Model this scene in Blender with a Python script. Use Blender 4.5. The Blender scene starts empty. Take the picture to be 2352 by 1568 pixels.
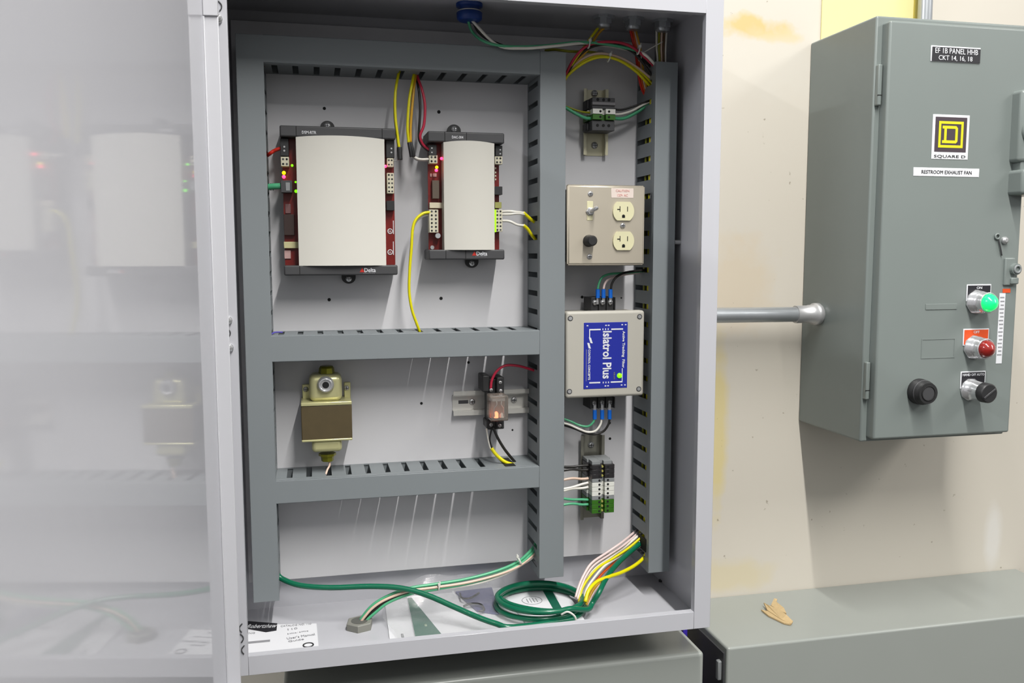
import bpy, bmesh, math, random
from mathutils import Vector, Matrix
random.seed(7)
S = bpy.context.scene
C = S.collection
# ------------------------------------------------------------------ camera
CAM = Vector((0.09473, -1.16470, 0.53484))
RT = Vector((0.97472985, -0.22338371, -0.0012002)); UP = Vector((0.0238037, 0.09852179, 0.99485016)); FW = Vector((0.22211508, 0.96973871, -0.10134949))
FPX = 2001.584
cd = bpy.data.cameras.new('camera'); co = bpy.data.objects.new('camera', cd); C.objects.link(co)
m = Matrix((RT, UP, -FW)).transposed().to_4x4(); m.translation = CAM
co.matrix_world = m
cd.sensor_width = 36; cd.lens = FPX / 2352 * 36; cd.clip_start = 0.02; cd.clip_end = 50
S.camera = co
# ------------------------------------------------------------------ world, lights, exposure
W = bpy.data.worlds.new('room_light'); S.world = W; W.use_nodes = True
nt = W.node_tree; bg = nt.nodes['Background']
tc = nt.nodes.new('ShaderNodeTexCoord'); sp = nt.nodes.new('ShaderNodeSeparateXYZ'); mr = nt.nodes.new('ShaderNodeMapRange'); cr = nt.nodes.new('ShaderNodeValToRGB')
nt.links.new(tc.outputs['Generated'], sp.inputs[0]); nt.links.new(sp.outputs['Z'], mr.inputs['Value'])
mr.inputs['From Min'].default_value = -1; nt.links.new(mr.outputs[0], cr.inputs[0]); nt.links.new(cr.outputs[0], bg.inputs[0])
e = cr.color_ramp.elements
e[0].position = 0.0; e[0].color = (.10, .095, .085, 1); e[1].position = 1.0; e[1].color = (.60, .62, .62, 1)
x = e.new(.44); x.color = (.17, .17, .165, 1)
x = e.new(.54); x.color = (.46, .465, .47, 1)
bg.inputs[1].default_value = 0.9
def area(name, loc, sx, sy, P, col, aim=None):
    l = bpy.data.lights.new(name, 'AREA'); l.shape = 'RECTANGLE'; l.size = sx; l.size_y = sy; l.energy = P; l.color = col
    o = bpy.data.objects.new(name, l); C.objects.link(o); o.location = loc
    if aim: o.rotation_euler = (Vector(aim) - Vector(loc)).to_track_quat('-Z', 'Y').to_euler()
    return o
area('fluorescent_tube_light', (0.655, -1.62, 2.35), 0.05, 2.4, 100, (1, .985, .95))
area('far_fluorescent_light', (-2.75, -1.7, 2.35), 0.12, 1.2, 80, (.97, .98, 1.0))
area('right_fluorescent_light', (3.4, -2.0, 2.35), 1.2, 1.6, 60, (1, .97, .93))
S.view_settings.view_transform = 'Standard'; S.view_settings.look = 'None'; S.view_settings.exposure = 0.42; S.view_settings.gamma = 1
S.view_settings.use_curve_mapping = False
# ------------------------------------------------------------------ pixel readings -> places on known planes
def ray(u, v): return FW + RT * ((u - 1176) / FPX) - UP * ((v - 784) / FPX)
def at(u, v, ax, val):
    d = ray(u, v); t = (val - CAM[ax]) / d[ax]; return CAM + d * t
def aY(u, v, y): return at(u, v, 1, y)
def aZ(u, v, z): return at(u, v, 2, z)
def aX(u, v, x): return at(u, v, 0, x)
# ------------------------------------------------------------------ materials
def lin(c, a=1.):
    out = []
    for k in c:
        k /= 255; out.append(k / 12.92 if k <= .04045 else ((k + .055) / 1.055) ** 2.4)
    return tuple(out) + (1,)
MATS = {}
ALB = .75      # real paints and plastics reflect a little less than they look at this exposure
def mat(name, rgb, rough=.5, metal=0., var=.04, scale=60., bump=0., emit=0., trans=0., ior=1.45, coat=0., spec=.5):
    if name in MATS: return MATS[name]
    M = bpy.data.materials.new(name); M.use_nodes = True; n = M.node_tree; b = n.nodes['Principled BSDF']
    tcn = n.nodes.new('ShaderNodeTexCoord'); no = n.nodes.new('ShaderNodeTexNoise'); no.inputs['Scale'].default_value = scale; no.inputs['Detail'].default_value = 3
    n.links.new(tcn.outputs['Object'], no.inputs['Vector'])
    mx = n.nodes.new('ShaderNodeMix'); mx.data_type = 'RGBA'
    c = lin(rgb)
    if not emit: c = tuple(k * ALB for k in c[:3]) + (1,)
    mx.inputs['A'].default_value = tuple(k * (1 - var) for k in c[:3]) + (1,); mx.inputs['B'].default_value = tuple(min(1, k * (1 + var)) for k in c[:3]) + (1,)
    n.links.new(no.outputs['Fac'], mx.inputs['Factor']); n.links.new(mx.outputs['Result'], b.inputs['Base Color'])
    b.inputs['Roughness'].default_value = rough; b.inputs['Metallic'].default_value = metal; b.inputs['IOR'].default_value = ior
    b.inputs['Coat Weight'].default_value = coat; b.inputs['Specular IOR Level'].default_value = spec
    if trans: b.inputs['Transmission Weight'].default_value = trans
    if emit:
        b.inputs['Emission Color'].default_value = c; b.inputs['Emission Strength'].default_value = emit
    if bump:
        bn = n.nodes.new('ShaderNodeBump'); bn.inputs['Strength'].default_value = bump; bn.inputs['Distance'].default_value = .001
        n.links.new(no.outputs['Fac'], bn.inputs['Height']); n.links.new(bn.outputs[0], b.inputs['Normal'])
    MATS[name] = M; return M
M_CAB = mat('light grey enamel', (197, 197, 203), .2, var=.015, scale=8, spec=.5)
M_DOOR = mat('light grey enamel door', (190, 190, 196), .055, var=.015, scale=5, spec=.55)
M_LEAF = mat('light grey satin enamel', (208, 208, 213), .45, var=.01)
M_PAN = mat('panel grey white paint', (214, 213, 216), .35, var=.02, scale=12)
M_DUCT = mat('grey duct plastic', (128, 134, 137), .5, var=.02, scale=20)
M_DUCTC = mat('grey duct cover plastic', (132, 138, 141), .42, var=.015, scale=20)
M_BOX2 = mat('grey green enamel', (130, 138, 135), .33, var=.03, scale=14)
M_GUT = mat('gutter grey enamel', (157, 161, 156), .3, var=.03, scale=10)
M_BLACK = mat('black plastic', (42, 42, 43), .45)
M_CHAR = mat('charcoal plastic', (68, 68, 70), .5)
M_DARK = mat('dark hollow', (14, 14, 15), .8)
M_PCB = mat('red circuit board', (120, 22, 16), .35, var=.35, scale=160)
M_COVER = mat('off white plastic cover', (224, 221, 212), .45, var=.01)
M_TERM = mat('ivory terminal plastic', (214, 208, 184), .45)
M_WHITE = mat('white terminal plastic', (232, 232, 224), .45)
M_GREEN = mat('green terminal plastic', (52, 108, 20), .45)
M_GREYT = mat('grey terminal plastic', (140, 143, 144), .5)
M_BLKT = mat('black terminal plastic', (44, 42, 44), .4)
M_CHROME = mat('chrome', (236, 236, 238), .16, .75)
M_STEEL = mat('zinc steel', (205, 205, 206), .32, .6, var=.08)
M_GALV = mat('galvanised steel', (192, 196, 200), .3, .7, var=.12, scale=40)
M_ALU = mat('aluminium rail', (228, 226, 220), .3, .35)
M_RAILY = mat('cream zinc rail', (226, 220, 188), .35, .1)
M_BRUSH = mat('brushed stainless plate', (214, 204, 186), .42, .55, var=.06, scale=9)
M_YZINC = mat('yellow zinc plate', (214, 210, 158), .33, .45, var=.12, scale=30)
M_CORE = mat('brown laminated core', (82, 70, 44), .55, .0, var=.15, scale=90)
M_IVORY = mat('ivory plastic', (232, 226, 186), .35)
M_FILT = mat('beige filter plastic', (188, 184, 174), .5, var=.015)
M_BLUE = mat('blue label print', (34, 46, 160), .4, var=.01)
M_PRINTW = mat('white print', (235, 236, 240), .6)
M_PRINTG = mat('light green print', (160, 180, 150), .6)
M_PRINTK = mat('black print', (45, 45, 48), .6)
M_PRINTS = mat('soft grey print', (150, 150, 154), .6)
M_PRINTR = mat('red print', (200, 40, 25), .6)
M_PINK = mat('pale red print', (226, 158, 150), .6)
M_PAPER = mat('white paper', (236, 236, 240), .6, var=.01)
M_PGREEN = mat('green printed paper', (24, 100, 78), .5)
M_VIOLET = mat('violet foil bag', (112, 112, 158), .25, .3)
M_YEL = mat('yellow print', (225, 220, 20), .5)
M_PLUM = mat('dark logo print', (72, 60, 68), .5)
M_NAME = mat('black nameplate', (38, 37, 42), .4)
M_ORANGE = mat('orange legend plate', (230, 84, 30), .5)
M_WOOD = mat('pale cedar shaving', (196, 170, 126), .7, var=.15, scale=200)
M_BCRIMP = mat('blue crimp sleeve', (20, 108, 214), .3)
M_BBUSH = mat('blue bushing plastic', (24, 62, 140), .4)
M_NAVY = mat('violet blue tape', (62, 44, 170), .5)
M_YBOARD = mat('yellowed sheet', (240, 228, 164), .6, var=.05, scale=9)
M_GLASSR = mat('clear relay plastic', (235, 225, 215), .1, trans=.85, ior=1.3)
M_TIE = mat('nylon tie', (222, 222, 214), .35)
WC = {'yellow': (232, 222, 12), 'olive': (150, 150, 20), 'white': (236, 232, 222), 'green': (84, 176, 130), 'deep': (12, 106, 76), 'black': (36, 34, 32),
      'red': (196, 44, 72), 'orange': (226, 96, 34), 'peach': (226, 196, 176), 'amber': (224, 170, 40), 'pink': (238, 214, 210), 'scarlet': (216, 44, 28), 'purple': (92, 84, 176), 'grey': (190, 190, 190), 'brown': (96, 66, 34)}
def wm(c): return mat('wire insulation ' + c, WC[c], .33 if c != 'deep' else .25, var=.04, scale=200)
def glow(name, rgb, st): return mat(name, rgb, .3, emit=st)
L_RED = glow('red led', (255, 40, 80), 5); L_GRN = glow('green led', (110, 255, 10), 1.3); L_YEL = glow('yellow led', (255, 220, 0), 2.5); L_ORG = glow('orange neon glow', (255, 120, 80), 3.0)
# ------------------------------------------------------------------ mesh builder
class MB:
    def __init__(s): s.v = []; s.f = []; s.mi = []; s.sm = []; s.mats = []
    def _m(s, M):
        if M not in s.mats: s.mats.append(M)
        return s.mats.index(M)
    def add(s, vs, fs, M, smooth=False):
        b = len(s.v); s.v += [Vector(v) for v in vs]; k = s._m(M)
        for j, f in enumerate(fs): s.f.append([b + i for i in f]); s.mi.append(k); s.sm.append(smooth[j] if isinstance(smooth, list) else smooth)
        return s
    def box(s, x0, x1, y0, y1, z0, z1, M, bev=0., seg=2, T=None):
        bm = bmesh.new(); bmesh.ops.create_cube(bm, size=1)
        c = Vector(((x0 + x1) / 2, (y0 + y1) / 2, (z0 + z1) / 2)); d = Vector((abs(x1 - x0), abs(y1 - y0), abs(z1 - z0)))
        for v in bm.verts: v.co = Vector((v.co.x * d.x, v.co.y * d.y, v.co.z * d.z)) + c
        if bev > 0: bmesh.ops.bevel(bm, geom=list(bm.edges), offset=min(bev, min(d) * .45), segments=seg, affect='EDGES', profile=.5)
        s.frombm(bm, M, bev > 0, T); return s
    def frombm(s, bm, M, smooth=False, T=None):
        bm.verts.index_update(); bm.normal_update()
        if smooth: smooth = [max(abs(f.normal.x), abs(f.normal.y), abs(f.normal.z)) < .9999 for f in bm.faces]
        vs = [(T @ v.co if T else v.co.copy()) for v in bm.verts]; s.add(vs, [[v.index for v in f.verts] for f in bm.faces], M, smooth); bm.free()
    def cyl(s, p0, p1, r0, M, r1=None, n=20, cap=True):
        p0 = Vector(p0); p1 = Vector(p1); r1 = r0 if r1 is None else r1
        return s.lathe(p0, p1 - p0, [(0, r0), (1, r1)], M, n, cap)
    def lathe(s, o, ax, prof, M, n=20, cap=True, flat=False, ph=0.):
        # prof: (fraction of axis, radius)
        o = Vector(o); ax = Vector(ax); a = ax.normalized(); t = a.orthogonal().normalized()
        if abs(a.y) > .9: t = Vector((1, 0, 0))
        if abs(a.z) > .9: t = Vector((1, 0, 0))
        b = a.cross(t); vs = []; fs = []
        for h, r in prof:
            for i in range(n):
                an = ph + 2 * math.pi * i / n; vs.append(o + ax * h + (t * math.cos(an) + b * math.sin(an)) * r)
        for j in range(len(prof) - 1):
            for i in range(n): fs.append([j * n + i, j * n + (i + 1) % n, (j + 1) * n + (i + 1) % n, (j + 1) * n + i])
        s.add(vs, fs, M, not flat)
        if cap:
            k = len(prof) - 1
            s.add(vs[:n], [list(range(n))[::-1]], M); s.add(vs[k * n:], [list(range(n))], M)
        return s
    def prism(s, poly, e, M):
        # poly: 3-D points of one face, e: extrusion vector
        n = len(poly); e = Vector(e); vs = [Vector(p) for p in poly] + [Vector(p) + e for p in poly]
        s.add(vs, [list(range(n)), list(range(n, 2 * n))[::-1]] + [[i, i + n, (i + 1) % n + n, (i + 1) % n] for i in range(n)], M); return s
    def tube(s, pts, r, M, n=8, sub=6, closed=False):
        P = spline(pts, sub)
        vs = []; fs = []; nrm = None
        for i, p in enumerate(P):
            t = (P[min(i + 1, len(P) - 1)] - P[max(i - 1, 0)]).normalized()
            nrm = t.orthogonal().normalized() if nrm is None else (nrm - t * nrm.dot(t)).normalized()
            b = t.cross(nrm)
            for k in range(n):
                an = 2 * math.pi * k / n; vs.append(p + (nrm * math.cos(an) + b * math.sin(an)) * r)
        for i in range(len(P) - 1):
            for k in range(n): fs.append([i * n + k, i * n + (k + 1) % n, (i + 1) * n + (k + 1) % n, (i + 1) * n + k])
        fs.append(list(range(n))[::-1]); fs.append([(len(P) - 1) * n + k for k in range(n)])
        s.add(vs, fs, M, True); return s
    def ring(s, o, ax, R, r, M, n=24, k=8):
        o = Vector(o); a = Vector(ax).normalized(); t = a.orthogonal().normalized(); b = a.cross(t); vs = []; fs = []
        for i in range(n):
            an = 2 * math.pi * i / n; d = t * math.cos(an) + b * math.sin(an)
            for j in range(k):
                bn = 2 * math.pi * j / k; vs.append(o + d * (R + r * math.cos(bn)) + a * r * math.sin(bn))
        for i in range(n):
            for j in range(k): fs.append([i * k + j, ((i + 1) % n) * k + j, ((i + 1) % n) * k + (j + 1) % k, i * k + (j + 1) % k])
        s.add(vs, fs, M, True); return s
    def build(s, name, parent=None, fix=True):
        me = bpy.data.meshes.new(name); me.from_pydata([tuple(v) for v in s.v], [], s.f)
        for M in s.mats: me.materials.append(M)
        for i, p in enumerate(me.polygons): p.material_index = s.mi[i]; p.use_smooth = s.sm[i]
        if fix:
            bm = bmesh.new(); bm.from_mesh(me); bmesh.ops.recalc_face_normals(bm, faces=bm.faces); bm.to_mesh(me); bm.free()
        o = bpy.data.objects.new(name, me); C.objects.link(o)
        if parent is not None: adopt(o, parent)
        return o
ROOTLOC = {}
def adopt(o, parent):
    # parts are modelled in world coordinates
    o.parent = parent; q = parent; L = Vector((0, 0, 0))
    while q is not None:
        if q.name in ROOTLOC: L = ROOTLOC[q.name]
        q = q.parent
    if parent.name in ROOTLOC: o.matrix_parent_inverse = Matrix.Translation(-L)
def spline(pts, sub=6):
    P = [Vector(p) for p in pts]
    if len(P) < 3: return P
    Q = [P[0] * 2 - P[1]] + P + [P[-1] * 2 - P[-2]]; out = []
    for i in range(1, len(Q) - 2):
        a, b, c, d = Q[i - 1:i + 3]
        for k in range(sub):
            t = k / sub; out.append(.5 * ((2 * b) + (c - a) * t + (2 * a - 5 * b + 4 * c - d) * t * t + (3 * b - a - 3 * c + d) * t ** 3))
    out.append(P[-1]); return out
def tag(o, label, cat, group=None):
    o['label'] = label; o['category'] = cat
    if group: o['group'] = group
    return o
def thing(name, label, cat, loc, group=None):
    o = bpy.data.objects.new(name, None); C.objects.link(o); o.location = loc; o.empty_display_size = .02
    ROOTLOC[o.name] = Vector(loc); return tag(o, label, cat, group)
def struct(o): o['kind'] = 'structure'; return o
def text(s, center, w, h, M, parent, name='lettering', mode='front', rot=0., depth=.0004, bold=0., label=None, skew=0.):
    """mode front: on a vertical face towards the viewer; floor: lying on a level surface; side: vertical face looking -X"""
    cu = bpy.data.curves.new(name, 'FONT'); cu.body = s; cu.extrude = .02; cu.offset = bold; cu.resolution_u = 2; cu.shear = skew
    t = bpy.data.objects.new('t', cu); me = bpy.data.meshes.new_from_object(t); bpy.data.objects.remove(t); bpy.data.curves.remove(cu)
    xs = [v.co.x for v in me.vertices]; ys = [v.co.y for v in me.vertices]; zs = [v.co.z for v in me.vertices]
    cx, cy = (min(xs) + max(xs)) / 2, (min(ys) + max(ys)) / 2; sx = w / (max(xs) - min(xs)); sy = h / (max(ys) - min(ys)); zl = min(zs)
    zr = max(max(zs) - zl, 1e-6); c_, s_ = math.cos(rot), math.sin(rot); ce = Vector(center)
    for v in me.vertices:
        a, b, d = (v.co.x - cx) * sx, (v.co.y - cy) * sy, (v.co.z - zl) / zr * depth
        a, b = a * c_ - b * s_, a * s_ + b * c_
        v.co = ce + (Vector((a, -d, b)) if mode == 'front' else Vector((a, b, d)))
    me.materials.append(M); me.name = name
    o = bpy.data.objects.new(name, me); C.objects.link(o)
    if parent is not None: adopt(o, parent)
    if label: o['label'] = label
    return o
def screw(name, p, r, parent, h=.002, M=None, ax=(0, -1, 0), slot=True):
    M = M or M_CHROME; b = MB(); a = Vector(ax)
    b.lathe(p, a * h, [(0, r), (.4, r), (.8, r * .8), (1, r * .45)], M, 16)
    if slot and abs(a.y) > .5: p = Vector(p); b.box(p.x - r * .7, p.x + r * .7, p.y - h * 1.06, p.y - h * .8, p.z - r * .1, p.z + r * .1, M_DARK); b.box(p.x - r * .1, p.x + r * .1, p.y - h * 1.06, p.y - h * .8, p.z - r * .6, p.z + r * .6, M_DARK)
    return b.build(name, parent)
# ================================================================== planes of the place
YP = 0.200      # front of the mounting panel
YD = 0.120      # front of the ducts
YB = 0.222      # back of the cabinet
YW = 0.230      # masonry wall
WI, HI = 0.640, 0.8666
FL = 0.0265     # flange width
ZF = -0.0250    # cabinet floor
ZC = HI + FL - .0015
# ------------------------------------------------------------------ wall
def wall_material():
    M = bpy.data.materials.new('stained cream wall paint'); M.use_nodes = True; n = M.node_tree; b = n.nodes['Principled BSDF']; L = n.links
    g = n.nodes.new('ShaderNodeNewGeometry'); s0 = n.nodes.new('ShaderNodeSeparateXYZ'); L.new(g.outputs['Position'], s0.inputs[0])
    no = n.nodes.new('ShaderNodeTexNoise'); no.inputs['Scale'].default_value = 3; no.inputs['Detail'].default_value = 5; L.new(g.outputs['Position'], no.inputs['Vector'])
    base = n.nodes.new('ShaderNodeMix'); base.data_type = 'RGBA'; L.new(no.outputs['Fac'], base.inputs['Factor'])
    wl = lambda c: tuple(k * ALB for k in lin(c)[:3]) + (1,)
    base.inputs['A'].default_value = wl((213, 205, 191)); base.inputs['B'].default_value = wl((218, 212, 200)); cur = base.outputs['Result']
    fine = n.nodes.new('ShaderNodeTexNoise'); fine.inputs['Scale'].default_value = 26; fine.inputs['Detail'].default_value = 6; L.new(g.outputs['Position'], fine.inputs['Vector'])
    def math_(op, a, b2):
        q = n.nodes.new('ShaderNodeMath'); q.operation = op
        for i, t in enumerate((a, b2)):
            if t is None: continue
            if isinstance(t, (int, float)): q.inputs[i].default_value = t
            else: L.new(t, q.inputs[i])
        return q.outputs[0]
    def blob(cur, cx, cz, rx, rz, col, amt, noise=.6):
        dx = math_('DIVIDE', math_('SUBTRACT', s0.outputs['X'], cx), rx); dz = math_('DIVIDE', math_('SUBTRACT', s0.outputs['Z'], cz), rz)
        d = math_('ADD', math_('MULTIPLY', dx, dx), math_('MULTIPLY', dz, dz)); d = math_('ADD', math_('SQRT', d, None), math_('MULTIPLY', math_('SUBTRACT', fine.outputs['Fac'], .5), noise * 2))
        r = n.nodes.new('ShaderNodeMapRange'); r.inputs['From Min'].default_value = 1.1; r.inputs['From Max'].default_value = .5; r.inputs['To Max'].default_value = amt; L.new(d, r.inputs['Value'])
        mx = n.nodes.new('ShaderNodeMix'); mx.data_type = 'RGBA'; L.new(r.outputs[0], mx.inputs['Factor']); L.new(cur, mx.inputs['A']); mx.inputs['B'].default_value = wl(col); return mx.outputs['Result']
    p = aY(1725, 62, YW); cur = blob(cur, p.x, p.z, .075, .022, (226, 188, 110), .8, 1.0)
    p = aY(1790, 85, YW); cur = blob(cur, p.x, p.z, .05, .012, (226, 196, 130), .6, 1.2)
    p = aY(1648, 980, YW); cur = blob(cur, p.x, p.z, .022, .17, (222, 204, 140), .8, .5)
    p = aY(1700, 650, YW); cur = blob(cur, p.x, p.z, .07, .09, (216, 196, 164), .45, .8)
    p = aY(1680, 1320, YW); cur = blob(cur, p.x, p.z, .09, .035, (218, 204, 164), .6, .6)
    p = aY(2280, 1230, YW); cur = blob(cur, p.x, p.z, .022, .07, (232, 230, 226), .6, .3)
    p = aY(1760, 150, YW); cur = blob(cur, p.x, p.z, .12, .06, (218, 213, 202), .4, .6)
    sn = n.nodes.new('ShaderNodeTexNoise'); sn.inputs['Scale'].default_value = 75; sn.inputs['Detail'].default_value = 2; L.new(g.outputs['Position'], sn.inputs['Vector'])
    r = n.nodes.new('ShaderNodeMapRange'); r.inputs['From Min'].default_value = .735; r.inputs['From Max'].default_value = .78; r.inputs['To Max'].default_value = .6; L.new(sn.outputs['Fac'], r.inputs['Value'])
    mx = n.nodes.new('ShaderNodeMix'); mx.data_type = 'RGBA'; L.new(r.outputs[0], mx.inputs['Factor']); L.new(cur, mx.inputs['A']); mx.inputs['B'].default_value = lin((120, 110, 92)); cur = mx.outputs['Result']
    L.new(cur, b.inputs['Base Color']); b.inputs['Roughness'].default_value = .55
    bp = n.nodes.new('ShaderNodeBump'); bp.inputs['Strength'].default_value = .08; bp.inputs['Distance'].default_value = .002; L.new(fine.outputs['Fac'], bp.inputs['Height']); L.new(bp.outputs[0], b.inputs['Normal'])
    return M
struct(MB().box(-2.5, 4.0, YW, YW + .1, -1.3, 2.6, wall_material()).build('wall_back'))
p0 = aY(1885, 50, YW); p1 = aY(2108, 50, YW)
sb = MB(); sb.box(p0.x, p1.x, YW - .003, YW, p0.z - .19, p0.z + .35, M_YBOARD, .001); sb.box(p1.x - .012, p1.x, YW - .006, YW - .003, p0.z - .19, p0.z + .35, mat('ochre edge tape', (205, 188, 90), .6))
tag(sb.build('yellowed_sheet'), 'pale yellow sheet on the wall above the grey starter box', 'sheet')
# ------------------------------------------------------------------ main cabinet
cab = thing('control_cabinet', 'open light grey steel wall cabinet full of wiring ducts and control gear', 'cabinet', (WI / 2, YB, ZF))
b = MB(); t = .0015; X0, X1, Z0, Z1 = -FL, WI + FL, -FL, HI + FL
b.box(X0, X1, YB - t, YB, Z0, Z1, M_CAB); b.box(X0, X0 + t, 0, YB - t, Z0, Z1, M_CAB); b.box(X1 - t, X1, 0, YB - t, Z0, Z1, M_CAB)
b.box(X0 + t, X1 - t, 0, YB - t, Z0, Z0 + t, M_CAB); b.box(X0 + t, X1 - t, 0, YB - t, Z1 - t, Z1, M_CAB)
b.build('cabinet_shell', cab)
b = MB(); f = -.0012
for bx in ((X0, 0, f, 0, Z0, Z1), (WI, X1, f, 0, Z0, Z1), (0, WI, f, 0, Z0, 0), (0, WI, f, 0, HI, Z1)): b.box(*bx[:4], bx[4], bx[5], M_CAB, .0004, 1)
b.box(0, WI, 0, .010, -.0012, 0, M_CAB); b.box(0, WI, 0, .010, HI, HI + .0012, M_CAB); b.box(WI, WI + .0012, 0, .010, 0, HI, M_CAB); b.box(-.0012, 0, 0, .010, 0, HI, M_CAB)
b.build('front_flange', cab)
pn = MB(); PZ0, PZ1 = .0262, .872
pn.box(-.012, WI + .006, YP, YP + .002, PZ0, PZ1, M_PAN, .0006, 1)
pn.box(-.012, WI + .006, YP + .002, YP + .012, PZ0, PZ0 + .002, M_PAN); pn.box(WI + .004, WI + .006, YP + .002, YP + .012, PZ0, PZ1, M_PAN)
panel = pn.build('mounting_panel', cab)
for u, v, r in ((745, 249, .0024), (1008, 257, .0027), (756, 688, .0026), (1013, 685, .0026), (968, 926, .0022), (1076, 832, .0022), (1177, 987, .0016), (1400, 971, .0022), (1401, 1007, .0022), (1337, 682, .0024), (1427, 684, .0014)):
    q = aY(u, v, YP); h = MB().lathe((q.x, YP - .0003, q.z), (0, .0003, 0), [(0, r), (1, r)], M_DARK, 14); h.build('screw_hole', panel)
for u, v in ((1378, 127), (1474, 1272)):
    q = aY(u, v, YP); MB().lathe((q.x, YP, q.z), (0, -.010, 0), [(0, .008), (.25, .008), (.3, .005), (1, .004)], M_STEEL, 6, flat=True).build('panel_nut', panel)
# small bolt on the right side wall
q = aX(1562, 556, WI + FL - t); MB().cyl(q, q - Vector((.010, 0, 0)), .004, M_STEEL, n=8).build('side_bolt', cab)
q = aZ(1518, 1335, ZF); MB().cyl(q, q + Vector((0, 0, .003)), .004, M_BLACK, n=10).build('floor_bolt', cab)
# flange studs along the hinge side
for u, v in ((499, 44), (522, 735), (525, 798)):
    q = aY(u, v, f); nb = MB(); nb.lathe((q.x + .001, f, q.z), (0, -.010, 0), [(0, .0055), (.35, .0055), (.4, .0042), (.7, .0034), (.9, .0018), (1, .0006)], M_CHROME, 12)
    nb.build('hinge_stud', cab)
for u, v, s_ in ((506, 14, 1), (526, 764, 1), (553, 1442, -1), (556, 1465, 1), (558, 1492, -1)):
    q = aY(u, v, f - .0006); MB().tube([q + Vector((-.002 * s_, 0, .006)), q + Vector((.0012 * s_, 0, .002)), q + Vector((.0014 * s_, 0, -.002)), q + Vector((-.001 * s_, 0, -.006))], .0008, M_CHAR, 6).build('hinge_clip', cab)
# door, opened a little past square
DL = math.radians(6.4); DS = Vector((-math.sin(DL), -math.cos(DL), 0)); DT = Vector((math.cos(DL), -math.sin(DL), 0)); DH = Vector((-.0195, -.003, 0))
DM = Matrix(((DS.x, DT.x, 0, DH.x), (DS.y, DT.y, 0, DH.y), (0, 0, 1, 0), (0, 0, 0, 1)))
b = MB(); dz0, dz1, dw = -.030, HI + FL + .004, .70
b.box(0, dw, -.0015, 0, dz0, dz1, M_DOOR, T=DM)
b.box(dw - .0015, dw, 0, .022, dz0, dz1, M_DOOR, T=DM); b.box(.042, dw - .0015, 0, .022, dz0, dz0 + .0015, M_DOOR, T=DM); b.box(.042, dw - .0015, 0, .022, dz1 - .0015, dz1, M_DOOR, T=DM)
door = b.build('door', cab)
b = MB(); b.box(.0355, .038, 0, .0172, dz0 + .004, dz1, M_LEAF, .0008, 2, T=DM); b.box(.0355, .0405, 0, .0172, .815, dz1, M_LEAF, .0008, 2, T=DM); b.build('return_flange', door)
b = MB(); b.box(.0375, .0400, -.0002, .0016, dz0 + .004, .815, M_LEAF, .0007, 2, T=DM); b.build('seam_bead', door)
# ------------------------------------------------------------------ wiring ducts
PIT = .0288
DUCTS = []
def duct(label, x0, x1, z0, z1, slots, vertical, step=PIT, s0=.1370, s1=.1965):
    d = thing('wiring_duct', label, 'wiring duct', ((x0 + x1) / 2, YP, z0), 'slotted grey wiring ducts')
    b = MB(); t = .0016; yf = YD + .003
    b.box(x0, x1, YP - t, YP, z0, z1, M_DUCT)
    a0, a1 = (z0, z1) if vertical else (x0, x1)
    cuts = [s for s in slots if a0 + .008 < s < a1 - .008]
    hw = .0041
    for side in (0, 1):
        segs = []; p = a0
        for s in sorted(cuts): segs.append((p, s - hw)); p = s + hw
        segs.append((p, a1))
        def put(A, B, ya, yb):
            if vertical:
                xa = x0 if side == 0 else x1 - t; b.box(xa, xa + t, ya, yb, A, B, M_DUCT)
            else:
                za = z0 if side == 0 else z1 - t; b.box(A, B, ya, yb, za, za + t, M_DUCT)
        put(a0, a1, s1, YP - t); put(a0, a1, yf, s0)
        for A, B in segs: put(A, B, s0, s1)
    b.build('channel', d)
    c = MB(); c.box(x0 - .0006, x1 + .0006, YD, YD + .0016, z0, z1, M_DUCTC, .0006, 2)
    if vertical: c.box(x0 - .0006, x0 + .0005, YD + .0016, YD + .009, z0, z1, M_DUCTC); c.box(x1 - .0005, x1 + .0006, YD + .0016, YD + .009, z0, z1, M_DUCTC)
    else: c.box(x0, x1, YD + .0016, YD + .009, z0 - .0006, z0 + .0005, M_DUCTC); c.box(x0, x1, YD + .0016, YD + .009, z1 - .0005, z1 + .0006, M_DUCTC)
    c.build('cover', d); DUCTS.append(d); return d
D1a, D1b = 0.0006, 0.0360; D2a, D2b = .4330, .4718; D3a, D3b = .6160, .6510
zt = .8345
duct('tall grey slotted duct on the left, beside the open door', D1a, D1b, .025, zt, [aX(607, 204, D1b).z - k * PIT for k in range(-2, 30)], 1)
duct('tall grey slotted duct in the middle, left of the outlets', D2a, D2b, .024, .832, [aX(1228, 240, D2a).z - k * PIT for k in range(-2, 30)], 1)
duct('tall grey slotted duct nearest the right cabinet wall', D3a, D3b, .0174, .8255, [.769 - k * .0291 for k in range(-1, 28)], 1)
duct('topmost level slotted duct, above the two controllers', D1b, D2a - .0012, .7975, zt, [aZ(u, 148 + (u - 600) * .05 + 12, .798).x for u in (632, 679, 727, 774, 822, 869, 917, 963, 1010, 1056, 1101, 1144, 1187)], 0)
duct('level slotted duct just below the two controllers', D1b, D2a - .0012,   .3795, .4166, [aZ(u, 764 - (u - 691) * .019, .4181).x for u in (646, 690, 736, 783, 828, 874, 920, 965, 1008, 1052, 1096, 1139, 1181)], 0)
duct('lowest level slotted duct, below the transformer', D1b, D2a - .0012, .1712, .2046, [aZ(u, 1080 - (u - 710) * .055, .2073).x for u in (666, 710, 755, 800, 844, 888, 931, 974, 1017, 1059, 1102)], 0)
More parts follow.
